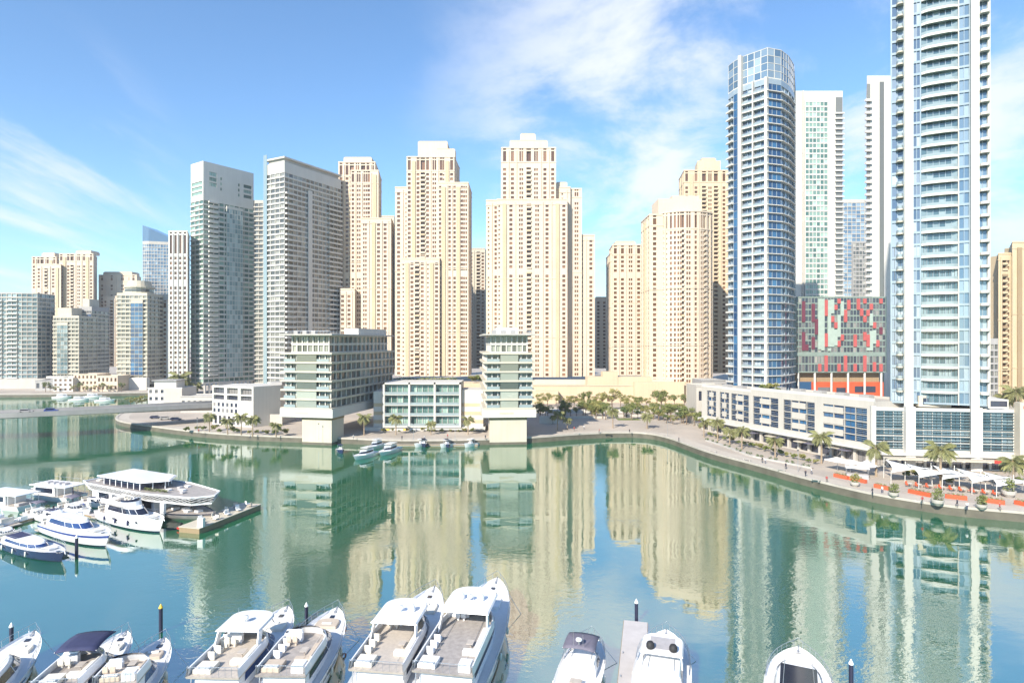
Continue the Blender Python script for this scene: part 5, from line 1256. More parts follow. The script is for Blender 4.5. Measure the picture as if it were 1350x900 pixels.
car('blue car driving on the bridge', (p[0], p[1] - 1.5, bzt(i0) + .012), a, 'blue', .2)
i0 = min(range(bn), key=lambda i: abs(675 + F*bcl[i][0]/bcl[i][1] - 20)); p, q = bcl[i0], bcl[i0+1]; a = math.atan2(q[1]-p[1], q[0]-p[0])
car('small grey car on the bridge near the left edge', (p[0], p[1] + 1.2, bzt(i0) + .012), a, 'grey')
for px, c, lb in ((728, 'white', 'white car on the road left of the largest round-headed tree'), (742, 'grey', 'grey car parked before the podium arches'), (767, 'navy', 'dark car on the road before the podium arches'), (862, 'white', 'white car on the road by the wide dark tree')):
    car(lb, (X(px, 301), 301, GZ + .006), 0, c)

for px, Y, c, lb in ((205, 268, 'navy', 'dark car parked under the bridge, left one'), (218, 264, 'grey', 'grey car parked under the bridge between two dark ones'), (232, 262, 'navy', 'dark car parked under the bridge, nearest the abutment')):
    car(lb, (X(px, Y), Y, GZ + .006), .3, c)
def lamp(px, py, lb):
    x, y = at(px, py); t = thing('street_lamp', lb, 'street lamp', (x, y, GZ), 0, 'lamps along the promenade'); m = MB(); m.tube([(0, 0, 0), (0, 0, 5.5)], .07, 6, r2=.05); m.build('pole', 'steel', t); m = MB(); m.lathe([(.1, 5.5), (.28, 5.65), (.28, 5.75), (.05, 5.85)], n=10); m.build('lamp_head', 'dark', t)
for px, py, lb in ((420, 580, 'lamp post just left of the long pier pedestal'), (545, 580, 'lamp post before the yellow shop front'), (600, 580, 'lamp post near the right end of the midrise quay'), (880, 575, 'lamp post at the bend of the quay by the plaza'), (1052, 622, 'lamp post on the promenade between the curved bed and the umbrellas'), (260, 571, 'lamp post on the left bank near the bridge')):
    lamp(px, py, lb)

# ================================================================ boats
def hullshape(L, B, fs, fb):
    def bd(t): return B/2*(.90 + .10*min(1, t/.3)) if t < .40 else B/2*max(0.0, 1 - ((t - .40)/.60)**2.7)**.80
    def sh(t): return fs + (fb - fs)*t**1.5
    def pt(t, f, side, out=0.0):
        """point on the hull side: f 0 at the waterline, 1 at the deck edge"""
        b1 = bd(t); b0 = b1*(.84 - .28*max(0, t-.4)/.6); z = sh(t)*f; ff = f**.75; y = b0 + (b1 - b0)*ff
        x = L*t*(.925 + .075*ff) if t > .5 else L*t*(1 - .15*(t - 0)*(1-ff)*0) 
        if t > .5: x = L*(t - .075*(1-ff)*((t-.5)/.5)**1.5)
        return (x, side*(y + out), z)
    return bd, sh, pt
def yacht(lb, bow, heading, L, B, fs=1.6, fb=2.6, cabin=(.2, .74), fly=None, hardtop=None, bimini=None, hullcol='gel', deckcol='deckwhite', stripe=None, glassm='boatglass',
          cushions='cushion', group='yachts moored in the near row', windows=((.28, .52), (.56, .70), (.74, .84)), radar=True, ch=2.0, screen=None, arch=False, seed=0, domes=0, name='motor_yacht', cover=None, fenders=3, tint=None):
    hx, hy = math.sin(R(heading)), math.cos(R(heading)); stern = (bow[0] - hx*L, bow[1] - hy*L)
    t = thing(name, lb, 'yacht', (stern[0], stern[1], 0), math.atan2(hy, hx), group); rg = random.Random(seed)
    bd, sh, pt = hullshape(L, B, fs, fb); n = 18; fr = [0, .12, .26, .45, .65, .82, 1.0]
    m = MB(); ts = [i/n for i in range(n+1)]; ts[-1] = .999
    for sd_ in (1, -1):
        gx = [[pt(u, f, sd_) for f in fr] for u in ts]
        for i in range(n):
            a0, a1 = gx[i], gx[i+1]
            kl0, kl1 = (a0[0][0], 0, -.35), (a1[0][0], 0, -.35); m.quad(kl0, kl1, a1[0], a0[0], 1)
            for k in range(len(fr)-1):
                mi = 1 if k == 0 else (2 if (stripe and k == stripe[1]) else 0)
                q = (a0[k], a1[k], a1[k+1], a0[k+1]); m.quad(*(q if sd_ > 0 else q[::-1]), mi)
    g = [pt(0, f, 1) for f in fr]; gm = [pt(0, f, -1) for f in fr]
    m.add(g + gm[::-1], [tuple(range(2*len(fr)))])
    m.build('hull', [hullcol, 'navy', stripe[0] if stripe else hullcol], t, smooth=True, merge=True)
    # deck with a toe rail
    m = MB(); top = [pt(u, 1, 1) for u in ts]; bot = [pt(u, 1, -1) for u in ts]
    q = 0.93; zi = -.22
    ti = [(p[0] - (.02*L if i == n else 0)*0 - .3*(i == n), p[1]*q, p[2] + zi) for i, p in enumerate(top)]; bi2 = [(p[0] - .3*(i == n), p[1]*q, p[2] + zi) for i, p in enumerate(bot)]
    for i in range(n):
        m.quad(top[i], top[i+1], ti[i+1], ti[i], 1); m.quad(bot[i+1], bot[i], bi2[i], bi2[i+1], 1); m.quad(bi2[i], bi2[i+1], ti[i+1], ti[i], 0)
    m.build('deck', [deckcol, hullcol], t)
    zd = lambda x: sh(min(1, x/L)) + zi
    def outline(x0, x1, w, z, rf=.55, nn=7, wr=1.0):
        """plan outline: straight sides, rounded nose; follows the hull taper"""
        pts = [(x0, w*wr, z)]; pts = []
        xs = x1 - (x1 - x0)*rf
        half = [(x0, w*wr), (xs, w)]
        for i in range(1, nn+1):
            a = i/nn*math.pi/2; half.append((xs + (x1-xs)*math.sin(a), w*math.cos(a)**.8 if i < nn else 0))
        return [(x, -y, z) for x, y in half] + [(x, y, z) for x, y in half[-2::-1]]
    # superstructure
    x0, x1 = cabin[0]*L, cabin[1]*L; w = B*.36; zc = zd((x0+x1)/2) - .05; rake = ch*1.15
    lv = [(x0, x1, w, 0), (x0, x1 - rake*.22, w*.99, ch*.30), (x0 + .1, x1 - rake*.95, w*.90, ch*.86), (x0 + .2, x1 - rake*1.15, w*.84, ch)]
    m = MB(); m.loft([outline(a, b, c, zc + z) for a, b, c, z in lv]); m.build('cabin', hullcol if hullcol != 'navy' else 'gel', t, bevel=0.03)
    la, lb_ = lv[1], lv[2]; e = .035
    def lerp(k): return tuple(la[i]*(1-k) + lb_[i]*k for i in range(4))
    m = MB(); r0, r1 = lerp(.12), lerp(.92)
    o0, o1 = outline(r0[0] + 1.0, r0[1] + e, r0[2] + e, zc + r0[3]), outline(r1[0] + 1.4, r1[1] + e, r1[2] + e, zc + r1[3])
    nn = len(o0)
    for i in range(nn - 1): m.quad(o0[i], o0[i+1], o1[i+1], o1[i])
    m.build('wraparound_window', glassm, t)
    # mullions
    m = MB()
    for i in (2, 4, 6, nn-7, nn-5, nn-3): m.tube([tuple(c + (0.0) for c in o0[i]), o1[i]], .045, 4)
    m.build('window_frame', 'gel', t)
    # foredeck: sun pad, hatch, windlass
    xf = x1 + .2; pw = min(B*.24, bd(min(.9, (xf + 2.2)/L))*.75); xe = min(xf + L*.11, L*.9)
    if xe - xf > .8:
        m = MB(); zz = zd((xf+xe)/2); 
        for sgn in (0,): m.prism([(p[0], p[1]) for p in outline(xf, xe, pw, 0, .4)], zz - .1, zz + .28)
        m.build('sun_pad', cushions, t, bevel=.05)
    m = MB(); m.box(L*.885, L*.885 + .6, -.25, .25, zd(L*.9) - .02, zd(L*.9) + .09); m.build('deck_hatch', 'boatglass', t)
    m = MB(); m.lathe([(.13, 0), (.13, .2), (.07, .24)], (L*.945, 0, zd(L*.945)), 10); m.tube([(L*.95, 0, zd(L*.95) + .12), (L*1.0, 0, sh(1) + .05), (L*1.015, 0, sh(1) - .35)], .07, 6); m.build('anchor_windlass', 'steel', t)
    # bow rail
    m = MB(); us = [.52 + .46*i/9 for i in range(10)]
    for sd_ in (1, -1):
        P = [pt(u, 1, sd_) for u in us]
        P = [(p[0] - .1, p[1]*.97, p[2]) for p in P]
        m.tube([(p[0], p[1], p[2] + .75*min(1, (i+1)/3)) for i, p in enumerate(P)], .03, 5)
        m.tube([(p[0], p[1], p[2] + .38*min(1, (i+1)/3)) for i, p in enumerate(P)], .018, 4)
        for i in range(1, 10): m.tube([P[i], (P[i][0], P[i][1], P[i][2] + .75*min(1, (i+1)/3))], .022, 4)
    a = pt(.98, 1, 1); b = pt(.98, 1, -1); m.tube([(a[0]-.1, a[1], a[2]+.75), (L + .25, 0, sh(1) + .8), (b[0]-.1, b[1], b[2]+.75)], .03, 5)
    m.build('bow_rail', 'steel', t)
    # hull windows
    for (u0, u1) in windows:
        for sd_ in (1, -1):
            m = MB(); k = 6; up = [pt(u0 + (u1-u0)*i/k, .80 - .10*abs(2*i/k-1)**2, sd_, .02) for i in range(k+1)]; dn = [pt(u0 + (u1-u0)*i/k, .56 + .10*(1 - i/k), sd_, .02) for i in range(k+1)]
            for i in range(k): m.quad(*((dn[i], dn[i+1], up[i+1], up[i]) if sd_ > 0 else (up[i], up[i+1], dn[i+1], dn[i])))
            m.build('hull_window', glassm, t)
    # cockpit, bathing platform
    m = MB(); m.box(-1.3, .02, -B*.42, B*.42, .25, .45); m.build('swim_platform', 'teak', t, bevel=.03)
    m = MB(); m.box(.5, x0 - .1, -B*.36, B*.36, zd(0) + .01, zd(0) + .05); m.build('cockpit_floor', 'teak', t)
    m = MB(); m.box(.4, 1.2, -B*.33, B*.33, zd(0), zd(0) + .5); m.box(.4, .65, -B*.33, B*.33, zd(0) + .5, zd(0) + .95); m.build('cockpit_sofa', cushions, t, bevel=.06)
    m = MB(); m.box(1.7, 2.6, -.6, .6, zd(0) + .6, zd(0) + .66); m.tube([(2.1, 0, zd(0)), (2.1, 0, zd(0) + .6)], .06); m.build('cockpit_table', 'teak', t)
    zr = zc + ch
    if fly:
        f0, f1 = fly[0]*L, fly[1]*L; fw = B*.40; zf = zr + .02
        m = MB(); ol = outline(f0, f1, fw, zf, .35); ol2 = outline(f0 + .1, f1 - .1, fw - .05, zf - .22, .35); m.loft([ol2, ol]); m.build('flybridge_deck', fly[2] if len(fly) > 2 else 'greydeck', t)
        m = MB(); o1_, o2_ = outline(f0, f1, fw, zf, .35), outline(f0 + .1, f1 - .35, fw - .12, zf + .75, .35); i1, i2 = outline(f0 + .12, f1 - .15, fw - .14, zf, .35), outline(f0 + .2, f1 - .5, fw - .24, zf + .75, .35)
        k = len(o1_)
        for i in range(k-1): m.quad(o1_[i], o1_[i+1], o2_[i+1], o2_[i]); m.quad(i1[i+1], i1[i], i2[i], i2[i+1]); m.quad(o2_[i], o2_[i+1], i2[i+1], i2[i])
        m.build('flybridge_coaming', 'gel', t)
        m = MB(); s0, s1 = outline(f0, f1 - .42, fw - .17, zf + .76, .35), outline(f0, f1 - .85, fw - .3, zf + 1.15, .35)
        for i in range(3, k-4): m.quad(s0[i], s0[i+1], s1[i+1], s1[i])
        m.build('windscreen', 'boatglass', t)
        # seats, helm, table, sunbed
        m = MB(); m.box(f1 - 2.3, f1 - 1.7, .3, fw - .3, zf, zf + .95); m.box(f1 - 2.0, f1 - 1.7, .4, fw - .4, zf + .95, zf + 1.15); m.build('helm_console', 'gel', t, bevel=.05)
        for yy in (.45, 1.1):
            m = MB(); m.box(f1 - 3.2, f1 - 2.7, yy, yy + .5, zf + .35, zf + .55); m.box(f1 - 3.3, f1 - 3.15, yy, yy + .5, zf + .5, zf + 1.1); m.box(f1-3.05, f1-2.85, yy+.15, yy+.35, zf, zf+.35); m.build('helm_seat', cushions, t, bevel=.04)
        m = MB(); xs = f0 + (f1-f0)*.25; m.box(xs, xs + (f1-f0)*.38, -fw + .3, -fw + 1.0, zf, zf + .48); m.box(xs, xs + .7, -fw + 1.0, -fw + 2.0, zf, zf + .48); m.box(xs, xs + (f1-f0)*.38, -fw + .22, -fw + .42, zf + .48, zf + .82); m.build('sofa', cushions, t, bevel=.05)
        m = MB(); m.box(xs + 1.2, xs + 2.2, -fw + 1.2, -fw + 1.9, zf + .55, zf + .6); m.tube([(xs + 1.7, -fw + 1.55, zf), (xs + 1.7, -fw + 1.55, zf + .56)], .05); m.build('table', 'teak', t)
        m = MB(); m.box(f0 + .5, f0 + 2.3, fw - 2.2, fw - .4, zf, zf + .42); m.build('sunbed', cushions, t, bevel=.06)
        m = MB(); m.box(f0 + .55, f0 + 1.0, fw - 2.0, fw - .6, zf + .42, zf + .58); m.build('bolster', 'canvas_white', t, bevel=.06)
        if seed % 2: m = MB(); m.box(f0 + .4, f0 + 1.6, -fw + .4, -fw + 1.6, zf, zf + .8); m.build('wet_bar', 'gel', t, bevel=.05)
        if L > 19:
            for j in range(3): m = MB(); u_ = f0 + 3.1 + j*1.25; m.box(u_, u_ + .7, fw - 1.2, fw - .5, zf, zf + .4); m.box(u_, u_ + .12, fw - 1.2, fw - .5, zf + .4, zf + .85); m.build('deck_chair', 'canvas_white' if seed % 2 else cushions, t, bevel=.04)
        m = MB()
        for i in range(9): yy = -fw + .1 + (2*fw-.2)*i/8; m.tube([(f0 + .06, yy, zf), (f0 + .06, yy, zf + .95)], .02, 4)
        m.tube([(f0 + .06, -fw + .1, zf + .95), (f0 + .06, fw - .1, zf + .95)], .03, 5); m.build('aft_rail', 'steel', t)
        for yy in (-fw + .25, fw - .25):
            m = MB(); m.tube([(f0 + .6, yy, zf - .22), (f0 + .4, yy, zd(0))], .06, 6); m.build('deck_post', 'steel', t)
        zr = zf
    if hardtop:
        h0, h1, hh, hm = hardtop[0]*L, hardtop[1]*L, hardtop[2], hardtop[3]; hw = B*.36
        m = MB(); A = outline(h0, h1, hw, zr + hh, .3); Bm = outline(h0 + .1, h1 - .1, hw*.94, zr + hh + .16, .3); m.loft([outline(h0 + .1, h1 - .1, hw*.95, zr + hh - .06, .3), A, Bm]); m.build('hardtop', hm, t)
        for sx_ in (1, -1):
            m = MB(); m.add([(h0 + .3, sx_*hw*.93, zr + hh - .03), (h0 + 1.2, sx_*hw*.93, zr + hh - .03), (h0 + .3, sx_*hw*1.0, zr + .1), (h0 - .6, sx_*hw*1.0, zr + .1),
                             (h0 + .3, sx_*(hw*.93 - .12), zr + hh - .03), (h0 + 1.2, sx_*(hw*.93 - .12), zr + hh - .03), (h0 + .3, sx_*(hw*1.0 - .12), zr + .1), (h0 - .6, sx_*(hw*1.0 - .12), zr + .1)],
                            [(0, 1, 2, 3), (7, 6, 5, 4), (0, 4, 5, 1), (1, 5, 6, 2), (2, 6, 7, 3), (3, 7, 4, 0)]); m.build('radar_arch', 'gel', t)
            m = MB(); m.tube([(h1 - .9, sx_*hw*.75, zr + hh - .05), (h1 - .1, sx_*hw*.8, zr + .7)], .045, 5); m.build('strut', 'steel', t)
        zr2 = zr + hh + .16; xr = (h0 + h1)/2 - .6
        if len(hardtop) > 4:
            m = MB(); m.box(xr - .8, h1 - 1.0, -hw*.6, hw*.6, zr2 - .1, zr2 + .03); m.build('sunroof', hardtop[4], t)
            xr = h0 + .5
    elif bimini:
        h0, h1, hh, hm = bimini[0]*L, bimini[1]*L, bimini[2], bimini[3]; hw = B*.35; m = MB(); n1 = 6
        rows_ = []
        for i in range(n1+1):
            x = h0 + (h1-h0)*i/n1; zz = zr + hh + .22*math.sin(math.pi*i/n1) 
            rows_.append([(x, y*hw, zz - .18*abs(y)**2) for y in (-1, -.6, -.2, .2, .6, 1)])
        for i in range(n1):
            for j in range(5): m.quad(rows_[i][j], rows_[i+1][j], rows_[i+1][j+1], rows_[i][j+1])
        o = m.build('bimini', hm, t, smooth=True, merge=True); md = o.modifiers.new('thick', 'SOLIDIFY'); md.thickness = .05
        m = MB()
        for x in (h0 + .1, h1 - .1):
            for s_ in (1, -1): m.tube([(x, s_*hw, zr + hh - .15), ((h0+h1)/2, s_*hw*1.02, zr + .1)], .03, 5)
        m.build('bimini_frame', 'steel', t); zr2 = zr + hh + .3; xr = h0 + .3
    else: zr2 = zr + (.02 if not fly else 0); xr = x0 + .8
    if arch and not hardtop:
        m = MB(); m.tube([(x0 + .2, -w, zc + ch*.6), (x0 + .9, -w*.85, zr + 1.0), (x0 + 1.0, 0, zr + 1.15), (x0 + .9, w*.85, zr + 1.0), (x0 + .2, w, zc + ch*.6)], .11, 6); m.build('radar_arch', 'gel', t); zr2 = zr + 1.2; xr = x0 + 1.0
    if radar:
        m = MB(); m.lathe([(.05, 0), (.05, .35), (.30, .37), (.34, .5), (.28, .64), (.02, .68)], (xr, .0, zr2), 14); m.build('radar_dome', 'gel', t, smooth=True)
        m = MB(); m.tube([(xr - .35, .5, zr2), (xr - .5, .5, zr2 + 1.7)], .02, 4); m.tube([(xr - .35, -.5, zr2), (xr - .5, -.5, zr2 + 1.3)], .02, 4); m.build('antenna', 'steel', t)
    for i in range(domes):
        m = MB(); m.lathe([(.3, 0), (.42, .15), (.42, .45), (.3, .68), (.02, .78)], (xr + .3, (-1.15, 1.15)[i], zr2), 14); m.build('satellite_dome', 'rubber' if tint else 'gel', t, smooth=True)
    for i in range(fenders):
        for sd_ in (1, -1):
            u = .22 + .2*i; p = pt(u, .55, sd_, .18); m = MB(); m.lathe([(.02, -.45), (.14, -.36), (.16, 0), (.14, .36), (.02, .45)], p, 8); m.tube([(p[0], p[1], p[2] + .4), pt(u, 1, sd_, .02)], .015, 4); m.build('fender', 'gel_cream' if cover != 'bluefender' else 'fender', t, smooth=True)
    m = MB()
    for s_ in (1, -1): m.tube([(x0 + 1, s_*w*.6, zc + ch - .02), (x0 + 1.1, s_*w*.6, zc + ch + .12), (x1 - ch*1.6, s_*w*.55, zc + ch + .12), (x1 - ch*1.55, s_*w*.55, zc + ch - .05)], .025, 4)
    m.build('roof_handrail', 'steel', t)
    m = MB(); m.tube([(L*.80, -.55, zd(L*.8) + .22), (L*.80, .55, zd(L*.8) + .22)], .2, 10); m.build('life_raft', 'deckwhite', t, smooth=False)
    if 'left dock' not in group: m = MB(); p = pt(.93, 1, -1); m.tube([(p[0], p[1]*.93, p[2]+.05), (p[0] - .6, p[1] - 1.2, p[2]*.45), (p[0] - 1.0, p[1] - 2.6, -.3)], .035, 4); m.build('mooring_rope', 'canvas_white', t)
    if screen:
        m = MB(); zz = zc + ch*.96; m.box(x0 + .4, x0 + (x1 - x0)*(.62 if screen == 'boatglass' else .35), -w*.72, w*.72, zz, zz + .13); m.build('roof_cover', screen, t, bevel=.03)
    return t
# near row, left to right
G_ = 'yachts moored in the near row'
yacht('white yacht leftmost in the near row, bow rail high, cut by the left edge', (-55.3, 70.3), -17, 18, 5.6, cabin=(.15, .72), windows=((.3, .52), (.58, .72), (.76, .84)), screen='canvas_navy', arch=True, group=G_, seed=1)
yacht('white yacht with a navy fabric bimini over its flybridge', (-44.6, 70.3), -8, 16, 5.4, cabin=(.18, .74), fly=(.12, .55), bimini=(.34, .60, 1.9, 'canvas_navy'), radar=False, group=G_, seed=2, cushions='cushion')
yacht('white yacht with beige sofas and no top, moored against the navy-topped one', (-39.3, 68.7), -9, 15, 5.0, cabin=(.30, .72), fly=(.22, .52, 'greydeck'), group=G_, seed=3, cushions='cushion_tan', radar=False, windows=((.35, .6), (.66, .76)), glassm='blueglass')
yacht('white flybridge yacht with a pale lavender hardtop and teak-coloured lounge', (-28.0, 75.9), 2, 20.5, 6.5, 1.9, 3.0, cabin=(.16, .72), fly=(.12, .55, 'teak'), hardtop=(.36, .60, 2.0, 'deckwhite'), group=G_, seed=4, cushions='cushion', glassm='blueglass')
yacht('white flybridge yacht with cream and tan open flybridge, red ring buoy at the rail', (-21.8, 75.8), 1.5, 20, 6.2, 1.9, 2.9, cabin=(.16, .75), fly=(.12, .56, 'greydeck'), group=G_, seed=5, cushions='cushion_tan', radar=False, domes=0)
yacht('large white yacht with a white hardtop over a brown lounge, left of the biggest', (-10.4, 81.8), 7, 26, 7.0, 2.0, 3.1, cabin=(.15, .72), fly=(.11, .56, 'teak'), hardtop=(.32, .56, 2.05, 'gel'), group=G_, seed=6, cushions='cushion', domes=1)
yacht('biggest white yacht of the near row, white hardtop and broad grey aft deck', (-2.0, 83.8), 10, 29, 7.6, 2.3, 3.5, cabin=(.12, .70), fly=(.08, .56, 'greydeck'), hardtop=(.36, .60, 2.1, 'gel'), group=G_, seed=7, cushions='canvas_white', domes=2, windows=((.3, .5), (.54, .68), (.72, .84)), ch=2.2)
yacht('small cruiser with a faded grey bimini beside the bare pontoon', (9.3, 70.6), 17, 12, 4.8, 1.4, 2.0, cabin=(.34, .74), bimini=(.30, .60, 1.7, 'canvas_grey'), group=G_, seed=8, cushions='cushion_grey', windows=((.5, .62),), fenders=2, ch=1.3, name='cabin_cruiser')
yacht('white cruiser with a mauve sunroof and two black domes, right of the bare pontoon', (18.1, 71.2), 17, 15, 5.9, 1.6, 2.3, cabin=(.2, .74), hardtop=(.32, .62, 1.0, 'gel', 'cushion_grey'), group=G_, seed=9, domes=2, tint=True, radar=False, windows=((.4, .55),), ch=1.7, name='cabin_cruiser')
yacht('white cruiser with a broad dark windscreen, rightmost of the near row', (31.7, 67.2), 25, 15, 6.4, 1.6, 2.3, cabin=(.1, .80), group=G_, seed=10, radar=False, windows=((.4, .55), (.62, .72)), ch=1.9, glassm='boatglass', screen='boatglass', name='cabin_cruiser')
# ring buoy on the open flybridge yacht
def ring_buoy(lb, loc):
    m = MB(); n = 16
    m.loft([[((.36 + .09*math.cos(b*.785))*math.cos(2*math.pi*k/n), .09*math.sin(b*.785), (.36 + .09*math.cos(b*.785))*math.sin(2*math.pi*k/n)) for k in range(n)] for b in range(9)], cap0=False, cap1=False)
    o = m.build('ring_buoy', 'redpaint'); o.location = loc; tag(o, lb, 'life ring'); o.rotation_euler = (0, 0, R(60))
ring_buoy('red life ring hanging at the bow side of the tan-seated yacht', (X(453, 72.5), 72.5, 1.6))

# left dock
G2 = 'yachts at the left dock'
def hd(a, b): return math.degrees(math.atan2(b[0]-a[0], b[1]-a[1]))
yacht('navy-hulled sports boat with pale blue cockpit cover, nearest the left edge', (-72.6, 98.5), 119, 20, 4.9, 1.3, 1.9, cabin=(.12, .68), hullcol='navy', deckcol='deckwhite', group=G2, seed=11, radar=False, windows=(), ch=1.0, glassm='blueglass', screen='canvas_navy', fenders=3, name='sports_boat')
yacht('white cruiser with a wide blue hull stripe and blue windscreen', (-70.0, 105.6), 120, 21, 5.2, 1.9, 2.7, cabin=(.12, .70), stripe=('blue', 4), group=G2, seed=12, radar=True, windows=(), ch=1.8, glassm='blueglass', fenders=0, name='cabin_cruiser')
yacht('small pale boat half hidden behind the blue-striped cruiser', (-77.5, 113.0), 120, 11, 3.1, 1.1, 1.6, cabin=(.3, .7), group=G2, seed=13, radar=False, windows=(), ch=1.1, fenders=0, arch=True, name='cabin_cruiser')
yacht('white flybridge yacht with navy fenders alongside the lattice-sided houseboat', (-65.2, 113.6), 121, 21, 5.2, 2.0, 2.8, cabin=(.16, .72), fly=(.1, .55, 'greydeck'), group=G2, seed=14, radar=False, bimini=None, windows=((.35, .45), (.6, .64), (.72, .75)), cover='bluefender', stripe=('gel', 4))
yacht('small white boat with a navy cover at the dock, closest to the left edge', (-84.5, 117.5), 118, 13, 3.4, 1.2, 1.8, cabin=(.25, .7), group=G2, seed=15, radar=False, windows=(), ch=1.2, fenders=0, screen='canvas_navy', name='cabin_cruiser')
yacht('narrow white boat with a bimini between the dock and the blue-striped cruiser', (-86.5, 124.5), 118, 11, 3.2, 1.1, 1.7, cabin=(.3, .7), bimini=(.25, .55, 1.5, 'canvas_grey'), group=G2, seed=16, radar=False, windows=(), ch=1.0, fenders=0, name='cabin_cruiser')
for i, (lb, b_, hd_, L_, B_, kw) in enumerate((
    ('slim navy speedboat at the walkway behind the pale blue cockpit cover', (-88.0, 108.5), 119, 9, 2.7, dict(hullcol='navy')),
    ('white motor boat with grey bimini just inside the left edge by the dock boxes', (-92.0, 121.5), 118, 9, 2.9, dict(bimini=(.25, .55, 1.4, 'canvas_grey'))),
    ('white boat with blue cover beyond the small bimini boat on the walkway', (-86.0, 130.5), 116, 10, 3.0, dict(screen='canvas_navy')),
    ('long low white boat moored on the far side of the walkway by the flat roofs', (-109.0, 121.5), -72, 12, 3.6, dict(arch=True)))):
    yacht(lb, b_, hd_, L_, B_, 1.0, 1.5, cabin=(.28, .70), group=G2, seed=20 + i, radar=False, windows=(), ch=1.0, fenders=0, name='motor_boat', **kw)
# lattice-sided houseboat
def lattice_boat():
    s, b = (-92.5, 137.5), (-60.5, 121.5); L = math.hypot(b[0]-s[0], b[1]-s[1]); t = thing('party_houseboat', 'big two-deck white houseboat with lattice sides and glazed top lounge', 'houseboat', (s[0], s[1], 0), math.atan2(b[1]-s[1], b[0]-s[0]))
    bd, sh, pt = hullshape(L, 9.5, 1.7, 2.3); n = 16; ts = [i/n for i in range(n)] + [.999]; m = MB(); fr = [0, .3, .8, 1]
    for sd_ in (1, -1):
        g = [[pt(u, f, sd_) for f in fr] for u in ts]
        for i in range(n):
            for k in range(3): m.quad(*((g[i][k], g[i+1][k], g[i+1][k+1], g[i][k+1]) if sd_ > 0 else (g[i][k+1], g[i+1][k+1], g[i+1][k], g[i][k])), 1 if k == 2 else 0)
    m.add([pt(0, 1, 1), pt(0, 0, 1), pt(0, 0, -1), pt(0, 1, -1)], [(0, 1, 2, 3)]); m.build('hull', ['cushion_grey', 'navy'], t)
    m = MB()
    for i in range(n): a, b_, c, d = pt(ts[i], 1, -1), pt(ts[i+1], 1, -1), pt(ts[i+1], 1, 1), pt(ts[i], 1, 1); m.quad(*[(p[0], p[1]*.97, p[2] - .15) for p in (a, b_, c, d)])
    m.build('deck', 'greydeck', t)
    m = MB(); m.box(1.5, L*.62, -3.3, 3.3, 1.6, 4.6); m.build('lower_cabin', 'gel', t, bevel=.08)
    for sd_ in (1, -1):
        m = MB(); m.box(4, L*.6, sd_*3.36 - .05, sd_*3.36 + .05, 2.3, 4.1); m.build('window_band', 'boatglass', t)
        for x in (9, 17.5, 25.5): m = MB(); m.box(x, x + 1.1, sd_*4.0 - .3, sd_*4.0 + .3, 1.9, 4.75); m.build('column', 'gel', t, bevel=.05)
    up = [(-.5, -4.2), (3, -5.3), (22, -5.5), (L*.93, -3.4), (L*1.0, 0), (L*.93, 3.4), (22, 5.5), (3, 5.3), (-.5, 4.2)]
    bo1 = [(p[0]*.96 + .6, p[1]*.82) for p in up]
    m = MB(); m.prism(bo1, 4.7, 5.0); m.build('upper_deck', 'gel', t)
    def side(z0, s0, z1, s1, mt, nm, th=.12):
        m = MB(); k = len(up)
        lo = [(p[0]*.96 + .6 + (p[0]-bo1[i][0])*s0, bo1[i][1] + (p[1]-bo1[i][1])*s0) for i, p in enumerate(up)]; lo = [(bo1[i][0] + (up[i][0]-bo1[i][0])*s0, bo1[i][1] + (up[i][1]-bo1[i][1])*s0) for i in range(k)]
        hi = [(bo1[i][0] + (up[i][0]-bo1[i][0])*s1, bo1[i][1] + (up[i][1]-bo1[i][1])*s1) for i in range(k)]
        for i in range(k): j = (i+1) % k; m.quad((*lo[i], z0), (*lo[j], z0), (*hi[j], z1), (*hi[i], z1))
        o = m.build(nm, mt, t); md = o.modifiers.new('thick', 'SOLIDIFY'); md.thickness = th; return lo, hi
    side(5.0, 0, 5.25, .12, 'gel', 'lower_rim'); lo, hi = side(5.25, .12, 6.7, .86, 'dark', 'side_backing'); side(6.7, .86, 7.0, 1.0, 'gel', 'top_rim', .3)
    # diamond lattice over the dark sides
    m = MB()
    for i in range(len(up)):
        j = (i+1) % len(up); Ls = math.hypot(hi[j][0]-hi[i][0], hi[j][1]-hi[i][1]); nb = max(2, int(Ls/1.5))
        P = lambda u, v: Vector((lo[i][0]*(1-u)*(1-v)+lo[j][0]*u*(1-v)+hi[i][0]*(1-u)*v+hi[j][0]*u*v, (lo[i][1]*(1-u)*(1-v)+lo[j][1]*u*(1-v)+hi[i][1]*(1-u)*v+hi[j][1]*u*v), 5.25+1.45*v)) * 1.0
        cxx = Vector((L/2, 0, 0))
        def Q(u, v): p = P(u, v); d = (p - cxx); d.z = 0; return p + d.normalized()*.06
        for r in range(2):
            for b_ in range(nb):
                u0, um, u1 = b_/nb, (b_+.5)/nb, (b_+1)/nb; v0, vm_, v1 = r/2, (r+.5)/2, (r+1)/2
                for a_, c_ in (((u0, vm_), (um, v1)), ((um, v1), (u1, vm_)), ((u0, vm_), (um, v0)), ((um, v0), (u1, vm_))): m.tube([Q(*a_), Q(*c_)], .06, 3)
    m.build('lattice', 'gel', t)
    m = MB(); m.prism([(p[0]*.97+.5, p[1]*.94) for p in up], 6.60, 6.72); m.build('top_deck', 'greydeck', t)
    m = MB(); a = [(6, -3.4), (18, -3.4), (21, 0), (18, 3.4), (6, 3.4)]; m.prism(a, 6.73, 8.9); m.build('lounge', 'boatglass', t)
    m = MB()
